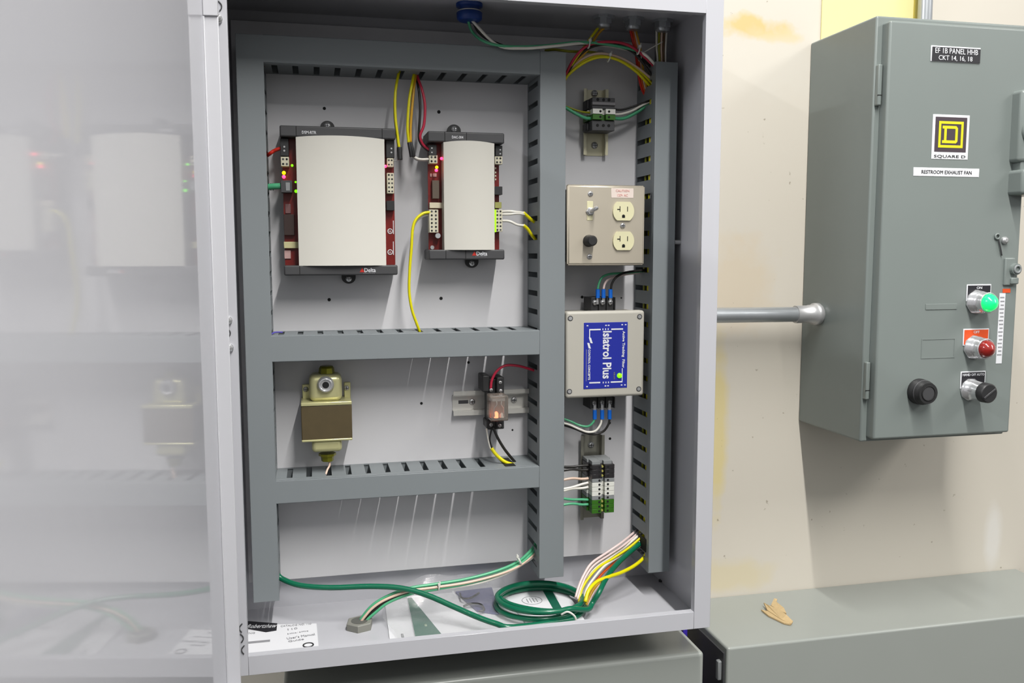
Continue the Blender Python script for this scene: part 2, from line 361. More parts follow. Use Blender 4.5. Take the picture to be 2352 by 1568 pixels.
# ------------------------------------------------------------------ controllers
def curved_cover(x0, x1, z0, z1, yb, yf, bulge, M):
    """plastic cover bowed outwards across its width, top edge follows the bow"""
    n = 14; vs = []; fs = []
    for j, z in enumerate((z0, z1)):
        for i in range(n + 1):
            k = i / n; q = 1 - (2 * k - 1) ** 2; vs.append((x0 + (x1 - x0) * k, yf - bulge * q, z + (.0025 * q if j else -.0)))
    for i in range(n): fs.append([i, i + 1, n + 2 + i, n + 1 + i])
    b = MB(); b.add(vs, fs, M, True)
    fv = vs + [(v[0], yb, v[2]) for v in vs]; o = 2 * (n + 1)
    sf = [[i, i + 1, o + i + 1, o + i] for i in range(n)] + [[n + 1 + i, n + 2 + i, o + n + 2 + i, o + n + 1 + i] for i in range(n)] + [[0, n + 1, o + n + 1, o], [n, 2 * n + 1, o + 2 * n + 1, o + n]]
    b.add(fv, sf, M); return b
def term_block(parent, x0, x1, z0, z1, cols, rows, y, yb, name='terminal_block', M=None):
    b = MB(); b.box(x0, x1, y, yb, z0, z1, M or M_TERM, .0005, 1)
    for i in range(cols):
        for j in range(rows):
            cx = x0 + (x1 - x0) * (i + .62) / (cols + .24) ; cz = z0 + (z1 - z0) * (j + .5) / rows; r = min((x1 - x0) / cols, (z1 - z0) / rows) * .27
            b.lathe((cx, y - .0003, cz), (0, .001, 0), [(0, r), (1, r)], M_CHAR if (i + j) % 2 else M_DARK, 10)
    return b.build(name, parent)
def led(parent, u, v, y, r, M):
    q = aY(u, v, y); b = MB(); b.lathe(q, (0, -.0022, 0), [(0, r), (.6, r), (.9, r * .6), (1, r * .2)], M, 12); return b.build('led', parent)
def cap(parent, x0, x1, z0, z1, yf, notch, up):
    """end cap of the controller, ribbed moulding with side chamfers"""
    b = MB(); ch = .006; s_ = 1 if up else -1; zo, zi = (z1, z0) if up else (z0, z1)
    poly = [(x0, yf + ch, zi), (x0, yf + ch * .3, zo - s_ * .001), (x0 + .003, yf, zo), (x1 - .003, yf, zo), (x1, yf + ch * .3, zo - s_ * .001), (x1, yf + ch, zi)]
    b.box(x0, x1, yf, YP - .004, z0, z1, M_CHAR, .0022, 3)
    for k in notch: b.box(x0 + (x1 - x0) * k - .0004, x0 + (x1 - x0) * k + .0004, yf - .0003, yf + .004, z0 + .0008, z1 - .0008, M_DARK)
    return b.build('end_cap', parent)
def tab(parent, u, v, y, up):
    q = aY(u, v, y); b = MB(); r = .0105; n = 14; s_ = 1 if up else -1
    poly = [(q.x + r * math.cos(math.pi * i / n), y, q.z + s_ * (r * .9 * math.sin(math.pi * i / n) - .002)) for i in range(n + 1)]
    b.prism(poly, (0, .006, 0), M_BLACK); b.box(q.x - r, q.x + r, y, y + .006, min(q.z - s_ * .002, q.z - s_ * .008), max(q.z - s_ * .002, q.z - s_ * .008), M_BLACK)
    o = b.build('mounting_tab', parent); screw('mounting_screw', (q.x, y, q.z), .0048, o, .003); return o
def delta_logo(parent, u, v, y, M=None):
    q = aY(u, v, y); b = MB(); b.prism([(q.x - .0125, y, q.z - .003), (q.x - .0055, y, q.z - .003), (q.x - .009, y, q.z + .0035)], (0, -.0004, 0), M_PRINTR); b.build('logo_triangle', parent)
    text('Delta', (q.x + .0025, y, q.z), .0165, .0062, M_PRINTW, parent, bold=.01); text('CONTROLS', (q.x + .001, y, q.z - .0048), .017, .0012, M_PRINTS, parent)
YF = .140; YBD = .166
c1 = thing('control_module', 'larger wide controller with plain off-white cover, red circuit board edges and black end caps', 'controller', (aY(775, 630, YP).x, YP, aY(775, 630, YP).z), 'controllers on the mounting panel')
x0, x1 = aY(642, 300, YF).x, aY(909, 300, YF).x; zT, zB = aY(775, 291, YF).z, aY(780, 632, YF).z
zt2, zb2 = aY(775, 315, YF).z, aY(780, 609, YF).z
ca = cap(c1, x0, x1, zt2 - .001, zT, YF, (.14, .88), True); cb = cap(c1, x0 + .001, x1, zB, zb2, YF, (.135,), False)
MB().box(x0 + .002, x1 - .001, YBD, YBD + .003, zb2, zt2, M_PCB).build('circuit_board', c1)
MB().box(x0 + .006, x1 - .006, YBD + .003, YP, zb2, zt2, M_BLACK).build('base', c1)
cx0, cx1 = aY(683, 460, YF).x, aY(885, 460, YF).x
curved_cover(cx0, cx1, zb2 - .0005, zt2 - .001, YBD, YF + .001, .008, M_COVER).build('cover', c1)
tab(c1, 752, 289, YP - .012, True); tab(c1, 801, 640, YP - .012, False)
text('DSM-RTR', aY(710, 304, YF), .020, .0042, M_PRINTW, ca, bold=.015); delta_logo(cb, 846, 620, YF)
def px_term(parent, u0, u1, v0, v1, cols, rows, y=.150, M=None, nm='terminal_block'):
    a = aY((u0 + u1) / 2, v0, y); c = aY((u0 + u1) / 2, v1, y); l = aY(u0, (v0 + v1) / 2, y); r = aY(u1, (v0 + v1) / 2, y)
    return term_block(parent, l.x, r.x, c.z, a.z, cols, rows, y, YBD, nm, M)
def px_box(parent, u0, u1, v0, v1, y, yb, M, nm, bev=.0004):
    a = aY((u0 + u1) / 2, v0, y); c = aY((u0 + u1) / 2, v1, y); l = aY(u0, (v0 + v1) / 2, y); r = aY(u1, (v0 + v1) / 2, y)
    return MB().box(l.x, r.x, y, yb, c.z, a.z, M, bev, 1).build(nm, parent)
px_box(c1, 644, 663, 318, 358, .15, YBD, M_BLACK, 'plug_socket'); px_term(c1, 645, 664, 360, 382, 2, 2)
for u, v in ((653, 337), (653, 346)): q = aY(u, v, .1496); MB().lathe(q, (0, -.0005, 0), [(0, .0014), (1, .0014)], M_STEEL, 10).build('terminal_pin', c1)
px_box(c1, 645, 671, 414, 442, .148, YBD, M_CHAR, 'network_jack'); px_box(c1, 656, 666, 419, 438, .1475, .149, M_GREYT, 'jack_contact')
px_box(c1, 652, 676, 492, 540, .158, YBD, mat('dark chip', (60, 44, 40), .4), 'chip'); px_box(c1, 652, 685, 555, 570, .160, YBD, mat('pale barcode label', (206, 198, 150), .6), 'barcode_label')
px_box(c1, 653, 668, 575, 594, .164, YBD, mat('pinkish white print block', (196, 160, 156), .6), 'printed_block'); px_box(c1, 655, 668, 468, 490, .164, YBD, mat('faded print block', (120, 84, 84), .6), 'printed_block')
px_term(c1, 889, 904, 363, 383, 2, 2); px_box(c1, 887, 906, 322, 362, .15, YBD, M_BLACK, 'plug_socket')
for u, v in ((899, 341), (899, 350)): q = aY(u, v, .1496); MB().lathe(q, (0, -.0005, 0), [(0, .0013), (1, .0013)], M_STEEL, 10).build('terminal_pin', c1)
px_term(c1, 889, 905, 397, 444, 2, 5); px_box(c1, 888, 906, 461, 483, .152, YBD, M_BLACK, 'relay_block')
for v in (531, 579):
    q = aY(896, v, YBD - .0003); MB().ring((q.x, q.y, q.z), (0, 1, 0), .0036, .0006, M_PRINTW, 16, 6).build('approval_mark', c1)
    text('UL', (q.x, q.y, q.z), .004, .003, M_PRINTW, c1, name='approval_mark', depth=.0003); MB().box(q.x + .0045, q.x + .0055, q.y - .0002, q.y, q.z - .004, q.z + .016, M_PRINTW).build('printed_line', c1)
for u, v, M, r in ((671, 380, L_GRN, .0018), (652, 397, L_YEL, .0026), (652, 406, L_RED, .0026), (679, 418, L_GRN, .0014), (680, 439, L_GRN, .0023), (885, 382, L_RED, .0022)): led(c1, u, v, .150 if u < 690 else .148, r, M)
c2 = thing('control_module', 'narrower controller with light grey cover, right of the larger one, yellow wire at its left', 'controller', (aY(1070, 600, YP).x, YP, aY(1070, 600, YP).z), 'controllers on the mounting panel')
x0, x1 = aY(984, 450, YF).x, aY(1159, 450, YF).x; zT, zB = aY(1070, 303, YF).z, aY(1070, 596, YF).z; zt2, zb2 = aY(1070, 326, YF).z, aY(1070, 573, YF).z
ca = cap(c2, x0, x1, zt2 - .001, zT, YF, (.22, .5), True); cb = cap(c2, x0, x1, zB, zb2, YF, (.22, .48), False)
MB().box(x0 + .003, x1 - .003, YBD, YBD + .003, zb2, zt2, M_PCB).build('circuit_board', c2); MB().box(x0 + .008, x1 - .008, YBD + .003, YP, zb2, zt2, M_BLACK).build('base', c2)
curved_cover(aY(1020, 450, YF).x, aY(1136, 450, YF).x, zb2 - .0005, zt2 - .001, YBD, YF + .001, .006, mat('light grey plastic cover', (214, 211, 202), .45, var=.01)).build('cover', c2)
tab(c2, 1043, 297, YP - .012, True); tab(c2, 1084, 604, YP - .012, False)
text('DAC-304', aY(1051, 315, YF), .017, .004, M_PRINTW, ca, bold=.015); delta_logo(cb, 1103, 582, YF)
px_box(c2, 986, 1003, 332, 358, .15, YBD, M_BLACK, 'plug_socket'); px_term(c2, 986, 1005, 356, 375, 2, 2); px_term(c2, 1137, 1154, 359, 377, 2, 2); px_box(c2, 1138, 1154, 334, 358, .15, YBD, M_BLACK, 'plug_socket')
for u, v in ((992, 340), (992, 350), (1149, 344), (1149, 353)): q = aY(u, v, .1496); MB().lathe(q, (0, -.0005, 0), [(0, .0012), (1, .0012)], M_STEEL, 10).build('terminal_pin', c2)
px_box(c2, 993, 1009, 414, 456, .157, YBD, mat('grey chip', (104, 92, 80), .35), 'chip'); px_box(c2, 987, 1019, 465, 478, .158, YBD, mat('cream barcode label', (222, 210, 184), .6), 'barcode_label')
px_term(c2, 986, 1007, 481, 534, 2, 6); px_term(c2, 1138, 1154, 481, 532, 2, 6); px_box(c2, 1136, 1154, 428, 447, .15, YBD, M_BLACK, 'relay_block')
px_box(c2, 1136, 1140, 481, 533, .149, .151, glow('lit green strip', (150, 235, 20), .5), 'indicator_strip')
px_box(c2, 1137, 1152, 464, 478, .158, YBD, mat('green grey sticker', (160, 160, 90), .6), 'sticker')
q = aY(1006, 541, .152); MB().cyl(q + Vector((0, .012, 0)), q, .004, M_CHROME, n=14).build('button_cell', c2); q = aY(993, 568, .163); MB().cyl(q + Vector((0, .003, 0)), q, .003, M_STEEL, n=14).build('board_screw', c2)
for v in (386, 396, 404, 412): px_box(c2, 1137, 1140, v - 2, v + 2, .158, YBD, M_TERM, 'pin')
for u0, u1, v in ((988, 992, 402), (994, 1003, 402)): px_box(c2, u0, u1, v - 4, v + 4, .1645, YBD, mat('pinkish white print block', (196, 160, 156), .6), 'printed_block')
for u, v, M, r in ((1014, 364, L_RED, .0022), (1003, 384, L_YEL, .0022), (1002, 391, L_RED, .0024)): led(c2, u, v, .150, r, M)
# ------------------------------------------------------------------ rails
def rail_v(name, label, u0, u1, v0, v1, M, yr=.188, extra=()):
    um = (u0 + u1) / 2; x0, x1 = aY(u0, (v0 + v1) / 2, yr).x, aY(u1, (v0 + v1) / 2, yr).x; z1, z0 = aY(um, v0, yr).z, aY(um, v1, yr).z
    r = thing(name, label, 'mounting rail', ((x0 + x1) / 2, YP, z0), 'upright mounting rails'); t = .0012; w = .0055; b = MB()
    b.box(x0, x0 + w, yr, yr + t, z0, z1, M); b.box(x1 - w, x1, yr, yr + t, z0, z1, M)
    b.box(x0 + w - t, x0 + w, yr, YP - t, z0, z1, M); b.box(x1 - w, x1 - w + t, yr, YP - t, z0, z1, M); b.box(x0 + w - t, x1 - w + t, YP - t, YP, z0, z1, M)
    b.build('rail', r)
    for v in extra: q = aY(um - 4, v, YP - t); screw('rail_screw', q, .0055, r, .004, M_STEEL)
    return r
rail_v('mounting_rail', 'short cream metal rail high on the panel, behind the white and green terminals', 1341, 1397, 204, 356, M_RAILY, extra=(215, 334))
rail_v('mounting_rail', 'long shiny metal rail low on the panel, behind the black, white and green terminals', 1334, 1388, 1000, 1192, mat('grey zinc rail', (160, 158, 146), .3, .7), extra=(1021,))
r = thing('mounting_rail', 'short level aluminium rail that holds the clear relay, above the lowest level duct', 'mounting rail', (aY(1120, 950, YP).x, YP, aY(1120, 950, YP).z))
x0, x1 = aY(1041, 925, .19).x, D2a; z1, z0 = aY(1120, 896, .188).z, aY(1120, 952, .188).z; b = MB()
for a, c in ((z1 - .007, z1), (z0, z0 + .007)): b.box(x0, x1 + .0, .188, .1892, a, c, M_ALU, .0004, 1)
b.box(x0, x1, .1892, YP - .001, z1 - .0082, z1 - .007, M_ALU); b.box(x0, x1, .1892, YP - .001, z0 + .007, z0 + .0082, M_ALU); b.box(x0, x1, YP - .0016, YP, z0 + .007, z1 - .007, M_ALU); b.build('rail', r)
q = aY(1084, 922, YP - .0016); screw('rail_screw', q, .005, r, .003, M_STEEL); MB().box(q.x - .022, q.x - .006, q.y - .0002, q.y + .0004, q.z - .0028, q.z + .0028, M_CHAR).build('slot', r)
q = aY(1180, 918, YP - .0016); screw('rail_screw', q, .005, r, .003, M_STEEL)
# ------------------------------------------------------------------ terminals on the rails
TX0, TX1 = aY(1360, 1110, .142).x, aY(1411, 1110, .142).x
def terminal(name, label, x0, x1, z0, z1, M, holes=True, jumper=None, yf=.142, plate=False, group=None, half=None):
    o = thing(name, label, 'terminal' if not plate else 'end bracket', ((x0 + x1) / 2, .19, z0), group); b = MB(); m_ = (x0 + x1) / 2; g = .0028; c = (z0 + z1) / 2
    b.box(x0, m_ - g, yf, .186, z0 + .0002, z1 - .0002, M, .0003, 1); b.box(m_ + g, x1, yf, .186, z0 + .0002, z1 - .0002, M, .0003, 1); b.box(m_ - g, m_ + g, yf + .008, .186, z0 + .0002, z1 - .0002, M)
    b.box(x0 - .003, x1 + .003, yf + .018, .1875, z0 + .0003, z1 - .0003, M, .0003, 1)
    b.build('body', o)
    if holes:
        for hx in (x0 + (m_ - x0) * .66, m_ + (x1 - m_) * .42): MB().lathe((hx, yf - .0002, c), (0, .0006, 0), [(0, .0019), (1, .0019)], M_DARK, 12).build('screw_opening', o)
    if jumper: MB().lathe((m_ - .0005, yf + .003, c), (0, .006, 0), [(0, .0018), (.5, .002), (1, .002)], jumper, 10).build('jumper_screw', o)
    return o
M_JY = mat('yellow jumper brass', (222, 214, 120), .3, .5)
zz = aY(1385, 1067, .142).z; zz2 = aY(1385, 1177, .142).z; order = ['k', 'k', 'k', 'g', 'w', 'w', 'w', 'g', 'n', 'n', 'n']; bh = (zz - zz2) / 10.6
cnt = {}; total = {'k': 3, 'g': 2, 'w': 3, 'n': 3}; cn = {'k': 'black', 'g': 'grey', 'w': 'white', 'n': 'green'}; mm_ = {'k': M_BLKT, 'g': M_GREYT, 'w': M_WHITE, 'n': M_GREEN}
pos = {3: ['uppermost', 'middle', 'lowest'], 2: ['upper', 'lower']}
LEFTZ = []
for k in order:
    i = cnt.get(k, 0); cnt[k] = i + 1; h = bh * (.85 if k == 'g' else 1)
    wh = 'below the black ones' if (k == 'g' and i == 0) else ('above the green ones' if k == 'g' else 'of three on the lower rail')
    terminal('terminal_block', '%s %s terminal block %s%s' % (pos[total[k]][i], cn[k], wh, ' in the lower stack' if k == 'g' else ''), TX0, TX1, zz - h, zz, mm_[k], jumper=M_JY if k in 'kn' else None, group='terminal blocks on the lower rail')
    LEFTZ.append(zz - h / 2); zz -= h
o = terminal('end_bracket', 'pale grey end bracket on top of the black terminal blocks', TX0 + .001, TX1 - .003, zz + bh * 10.6 + .0003, zz + bh * 10.6 + .0063, M_GREYT, holes=False, plate=True, yf=.146)
UX0, UX1 = aY(1362, 250, .146).x, aY(1414, 250, .146).x
def uz(v): return aY(1388, v, .146).z
def bracket(label, v0, v1, bar):
    o = thing('end_bracket', label, 'end bracket', ((UX0 + UX1) / 2, .19, uz(v1)), 'end brackets of the small upper terminal stack'); b = MB()
    b.box(UX0, UX1, .150, .187, uz(v1), uz(v0), M_CHAR, .0006, 1); b.box(UX0 - .004, UX1 + .004, .166, .1875, uz(v1) + .001, uz(v0) - .001, M_BLACK, .002, 2); b.build('body', o)
    if bar: MB().box(UX0 - .0005, UX1 + .0005, .147, .152, uz(241), uz(234), mat('mid grey plastic', (122, 120, 122), .5), .0005, 1).build('clamp_bar', o)
    for fx in (.24, .5, .74): MB().lathe((UX0 + (UX1 - UX0) * fx, .1496, uz((v0 + v1) / 2 - (8 if bar else 0))), (0, .0006, 0), [(0, .0024), (1, .0024)], M_DARK, 12).build('screw_opening', o)
bracket('dark end bracket with a grey bar above the small white and green terminals', 223, 249, True); bracket('dark end bracket under the small white and green terminals', 275.6, 299, False)
terminal('terminal_block', 'single white terminal block between end brackets on the upper rail', UX0, UX1, uz(262), uz(249.5), M_WHITE, yf=.146, group='terminal blocks on the upper rail')
terminal('terminal_block', 'single green terminal block between end brackets on the upper rail', UX0, UX1, uz(275), uz(262.3), M_GREEN, yf=.146, group='terminal blocks on the upper rail')
# ------------------------------------------------------------------ outlet box
YO = .118
ob = thing('outlet_box', 'stainless two gang box with two ivory outlets, a toggle switch and a black fuse knob', 'outlet box', (aY(1390, 610, YP).x, YP, aY(1390, 610, YP).z))
x0, x1 = .4735, aY(1483, 515, YO).x; z1, z0 = aY(1392, 423, YO).z, aY(1392, 611, YO).z
MB().box(x0 + .008, x1 - .006, YO + .006, YP, z0 + .006, z1 - .006, mat('galvanised box', (120, 120, 120), .4, .7), .002, 2).build('box', ob)
b = MB(); bm = bmesh.new(); bmesh.ops.create_cube(bm, size=1); ce = Vector(((x0 + x1) / 2, YO + .003, (z0 + z1) / 2)); dd = Vector((x1 - x0, .006, z1 - z0))
for v in bm.verts:
    s_ = .955 if v.co.y < 0 else 1.0; v.co = Vector((v.co.x * dd.x * s_, v.co.y * dd.y, v.co.z * dd.z * s_)) + ce
bmesh.ops.bevel(bm, geom=list(bm.edges), offset=.0018, segments=3, affect='EDGES'); b.frombm(bm, M_BRUSH, True); plate = b.build('cover_plate', ob)
for u, v in ((1356, 445), (1430, 518), (1354, 589)): screw('plate_screw', aY(u, v, YO), .0042, plate, .0022, M_STEEL)
def outlet(u, v):
    q = aY(u, v, YO); R = .0178; hh = .0142; b = MB(); n = 10; a0 = math.asin(hh / R); poly = []
    for i in range(n + 1): a = -a0 + 2 * a0 * i / n; poly.append((q.x + R * math.cos(a) * .96, YO - .003, q.z + R * math.sin(a)))
    for i in range(n + 1): a = math.pi - a0 + 2 * a0 * i / n; poly.append((q.x + R * math.cos(a) * .96, YO - .003, q.z + R * math.sin(a)))
    b.prism(poly, (0, .003, 0), M_IVORY); o = b.build('outlet', ob); d = YO - .0032; h = MB()
    h.box(q.x - .0066, q.x - .0054, d, d + .0005, q.z - .0010, q.z + .0075, M_DARK); h.box(q.x - .0105, q.x - .0060, d, d + .0005, q.z + .0018, q.z + .0034, M_DARK); h.box(q.x + .0056, q.x + .0068, d, d + .0005, q.z - .0005, q.z + .0070, M_DARK)
    h.lathe((q.x - .0002, d, q.z - .0075), (0, .0005, 0), [(0, .0025), (1, .0025)], M_DARK, 14); h.box(q.x - .0026, q.x + .0022, d, d + .0005, q.z - .0102, q.z - .0078, M_DARK); h.build('slots', o)
outlet(1431, 485); outlet(1431, 553)
q = aY(1355, 484, YO); b = MB(); b.box(q.x - .0048, q.x + .0048, YO - .0008, YO + .001, q.z - .0145, q.z + .0145, M_IVORY, .0004, 1); b.build('switch_label', ob)
b = MB(); b.lathe((q.x, YO, q.z - .001), (0, -.005, 0), [(0, .0066), (.5, .0066), (.6, .005), (1, .0045)], M_STEEL, 6, flat=True); b.lathe((q.x, YO - .004, q.z - .001), (.007, -.013, .0055), [(0, .0026), (.7, .0034), (.9, .003), (1, .0012)], M_CHROME, 14); b.build('toggle_switch', ob)
q = aY(1352, 553, YO); b = MB(); b.lathe(q, (.0, -.020, 0), [(0, .0092), (.1, .0092), (.14, .0085), (.9, .0080), (1, .006)], M_BLACK, 24); b.build('fuse_knob', ob)
q0 = aY(1404, 432, YO); q1 = aY(1455, 455, YO); lb = MB().box(q0.x, q1.x, YO - .0005, YO + .0005, q1.z, q0.z, mat('pinkish warning label', (238, 222, 212), .5), .0004, 1).build('warning_label', ob); lc = (q0 + q1) / 2
text('CAUTION', (lc.x, YO - .0005, lc.z + .0035), .022, .0034, M_PINK, lb); text('120V AC', (lc.x, YO - .0005, lc.z - .0032), .017, .0038, M_PINK, lb)
# ------------------------------------------------------------------ line filter
YL = .126
fb = thing('power_line_filter', 'square beige power filter box with a blue upright label and green light', 'power filter', (aY(1388, 912, YP).x, YP, aY(1388, 912, YP).z))
x0, x1 = .4760, aY(1480, 810, YL).x; z1, z0 = aY(1388, 714, YL).z, aY(1388, 912, YL).z
MB().box(x0 + .0025, x1 - .0025, YL + .016, YP, z0 + .0025, z1 - .0025, M_FILT, .004, 3).build('housing', fb)
b = MB(); b.box(x0, x1, YL, YL + .018, z0, z1, M_FILT, .0045, 4); lid = b.build('lid', fb)
for u, v in ((1310, 731), (1469, 727), (1308, 899), (1467, 893)): q = aY(u, v, YL); MB().lathe((q.x, YL - .0003, q.z), (0, .001, 0), [(0, .0042), (1, .0042)], M_CHAR, 16).build('screw_recess', lid); MB().lathe((q.x, YL - .0008, q.z), (0, .001, 0), [(0, .0028), (1, .0028)], M_STEEL, 16).build('lid_screw', lid)
a = aY(1341, 741, YL); c = aY(1440, 890, YL); lx0, lx1, lz0, lz1 = a.x, c.x, c.z, a.z
lb = MB().box(lx0, lx1, YL - .0005, YL + .0004, lz0, lz1, M_BLUE, .0004, 1).build('label_plate', fb); yl = YL - .0006
def lp(fx, fz): return Vector((lx0 + (lx1 - lx0) * fx, yl, lz0 + (lz1 - lz0) * fz))
def strip(fx0, fx1, fz0, fz1, M=M_PRINTW, nm='printed_line'): p_, q_ = lp(fx0, fz0), lp(fx1, fz1); MB().box(p_.x, q_.x, yl - .0002, yl + .0002, p_.z, q_.z, M).build(nm, lb)
LW, LH = lx1 - lx0, lz1 - lz0
text('Islatrol Plus', lp(.53, .51), LH * .72, LW * .20, M_PRINTW, lb, rot=-math.pi / 2, bold=.02)
text('Active Tracking  Filter', lp(.90, .585), LH * .56, LW * .075, M_PRINTW, lb, rot=-math.pi / 2, bold=.02)
text('CONTROL CONCEPTS', lp(.125, .37), LH * .46, LW * .05, M_PRINTW, lb, rot=-math.pi / 2, bold=.02)
strip(.055, .065, .12, .60, M_PRINTS)
strip(.14, .38, .885, .905); strip(.62, .89, .885, .905); strip(.13, .38, .085, .105); strip(.62, .89, .085, .105); strip(.12, .14, .77, .905); strip(.875, .89, .105, .30); strip(.42, .44, .885, .91); strip(.48, .5, .885, .91); strip(.54, .56, .885, .91); strip(.44, .46, .08, .105); strip(.5, .52, .08, .105); strip(.56, .58, .08, .105)
for fx, fz in ((.08, .955), (.50, .955), (.56, .955), (.87, .96), (.95, .96), (.08, .04), (.50, .04), (.56, .04), (.87, .045), (.95, .045)): strip(fx - .018, fx + .018, fz - .008, fz + .008)
for (fx0, fz0), (fx1, fz1) in (((.13, .76), (.18, .70)), ((.095, .68), (.14, .62))):
    MB().prism([lp(fx0 - .02, fz0 + .02), lp(fx0 + .03, fz0 + .015), lp(fx1 + .02, fz1 - .01), lp(fx1 - .03, fz1 - .005)], (0, -.0003, 0), M_PRINTW).build('logo_stroke', lb)
text('FILTER ACTIVE', lp(.70, .19), LH * .11, LW * .03, M_PRINTS, lb, rot=-math.pi / 2)
q = lp(.82, .19); MB().lathe(q, (0, -.003, 0), [(0, .0040), (.5, .0038), (.9, .0022), (1, .0008)], L_GRN, 16).build('status_light', fb)
def strip_block(vt, vb, us, top):
    a = aY(us[0] - 10, vt, .15); c = aY(us[-1] + 10, vb, .15); b = MB(); b.box(a.x, c.x, .152, .186, c.z, a.z, M_BLACK, .0008, 2)
    for i in range(len(us) + 1): xx = a.x + (c.x - a.x) * i / len(us); b.box(xx - .0008, xx + .0008, .147, .186, c.z, a.z, M_BLACK)
    o = b.build('terminal_strip', fb)
    for i in range(len(us)): xx = a.x + (c.x - a.x) * (i + .5) / len(us); s_ = screw('terminal_screw', (xx, .152, (a.z * .62 + c.z * .38) if top else (a.z * .5 + c.z * .5)), .0042, o, .004, M_STEEL)
strip_block(683, 714, (1368, 1385, 1401), True); strip_block(913, 936, (1366, 1383, 1400), False)
# ------------------------------------------------------------------ transformer
tr = thing('transformer', 'yellow-plated transformer with dark brown laminated core, left part of the panel', 'transformer', (aY(750, 1050, YP).x, YP, aY(750, 1050, YP).z))
YT = .142
def pX(u, v=930, y=YT): return aY(u, v, y).x
def pZ(v, u=750, y=YT): return aY(u, v, y).z
MB().box(pX(691), pX(808), YT, YP - .006, pZ(1009), pZ(931), M_CORE, .0012, 2).build('laminated_core', tr)
b = MB(); b.box(pX(691), pX(808), YT - .001, YP - .004, pZ(931), pZ(923), M_YZINC, .001, 2); b.box(pX(711), pX(787), YT + .006, YP - .010, pZ(925), pZ(862), M_YZINC, .009, 5); b.build('upper_end_bell', tr)
b = MB(); b.box(pX(691), pX(808), YT - .001, YP - .004, pZ(1013), pZ(1008), M_YZINC, .001, 2); b.box(pX(714), pX(784), YT + .003, YP - .010, pZ(1040), pZ(1010), M_YZINC, .006, 4); b.build('lower_end_bell', tr)
q = Vector((pX(748, 883), YT + .006, pZ(884))); b = MB(); b.lathe(q, (0, -.006, 0), [(0, .0125), (.5, .0125), (1, .0105)], M_STEEL, 24); b.ring(q + Vector((0, -.006, 0)), (0, 1, 0), .009, .0018, M_CHROME); b.lathe(q + Vector((0, -.0062, 0)), (0, .001, 0), [(0, .005), (1, .005)], M_DARK, 16); b.build('knockout_bushing', tr)
for s_, u0, u1, v0, v1 in ((0, 694, 711, 880, 905), (1, 790, 801, 878, 905)):
    MB().box(pX(u0, 890, .185), pX(u1 + 4, 890, .185), .182, .186, pZ(924, y=.185), pZ(v0, y=.185), M_YZINC, .0012, 2).build('mounting_ear', tr); q = Vector((pX((u0 + u1) / 2, 890, .182), .182, pZ(892, y=.182))); screw('ear_screw', q, .004, tr, .003, M_STEEL)
zc = pZ(853, y=.17); b = MB(); b.lathe((pX(750, 850, .17), .17, pZ(864, y=.17)), (0, 0, .016), [(0, .017), (.25, .017), (.3, .012), (.8, .011), (1, .009)], mat('dark yellow zinc', (140, 138, 40), .3, .7), 8, flat=True); b.build('upper_nipple', tr)
b = MB(); b.lathe((pX(752, 1045, .165), .165, pZ(1040, y=.165)), (0, 0, -.012), [(0, .013), (.3, .013), (.35, .010), (1, .009)], mat('dark yellow zinc', (140, 138, 40), .3, .7), 8, flat=True); b.build('lower_nipple', tr)
# ------------------------------------------------------------------ relay on its socket
rs = thing('relay_socket', 'black relay socket clipped on the short level rail', 'relay socket', (aY(1143, 985, YP).x, .19, aY(1143, 985, YP).z))
a = aY(1120, 870, .16); c = aY(1158, 985, .16); b = MB(); b.box(a.x, c.x, .16, .187, c.z, a.z, M_BLACK, .0015, 2); b.build('base', rs)
for du, v0, v1 in ((1108, 862, 900), (1141, 866, 905)): l = aY(du, v0, .15); r2 = aY(du + 17, v1, .15); MB().box(l.x, r2.x, .15, .187, r2.z, l.z, M_BLACK, .002, 2).build('terminal_tower', rs)
for du in (1118, 1140): l = aY(du, 966, .155); r2 = aY(du + 15, 984, .155); MB().box(l.x, r2.x, .155, .187, r2.z, l.z, M_BLKT, .002, 2).build('terminal_tower', rs)
for u, v in ((1128, 895), (1150, 897), (1149, 878), (1128, 975), (1148, 977)): screw('clamp_screw', aY(u, v, .1495), .0028, rs, .002, M_STEEL)
YR = .118; a = aY(1127, 910, YR); c = aY(1168, 966, YR)
rl = thing('plug_in_relay', 'clear plastic cube relay with a glowing lamp, plugged in the black socket', 'relay', ((a.x + c.x) / 2, .15, c.z))
MB().box(a.x, c.x, YR, .150, c.z, a.z, M_GLASSR, .0018, 3).build('clear_cover', rl); b = MB(); b.box(a.x + .003, c.x - .003, .136, .149, c.z + .003, a.z - .003, mat('relay coil brown', (150, 128, 112), .5)); b.box(a.x + .004, c.x - .004, .126, .136, a.z - .009, a.z - .005, M_STEEL); b.build('coil', rl)
for s_ in (-1, 1): m_ = (a.x + c.x) / 2; MB().tube([(m_ + s_ * .004, .124, a.z - .008), (m_ + s_ * .0035, .123, a.z - .014), (m_ + s_ * .0075, .124, a.z - .020), (m_ + s_ * .007, .125, c.z + .006)], .0010, M_CHROME, 6).build('contact_spring', rl)
MB().lathe((a.x + .010, .127, c.z + .004), (0, 0, .010), [(0, .0034), (.6, .0034), (.9, .002), (1, .0006)], L_ORG, 12).build('neon_lamp', rl); MB().lathe((c.x - .009, .127, c.z + .004), (0, 0, .008), [(0, .0034), (.6, .0034), (1, .0012)], M_WHITE, 12).build('contact_block', rl)
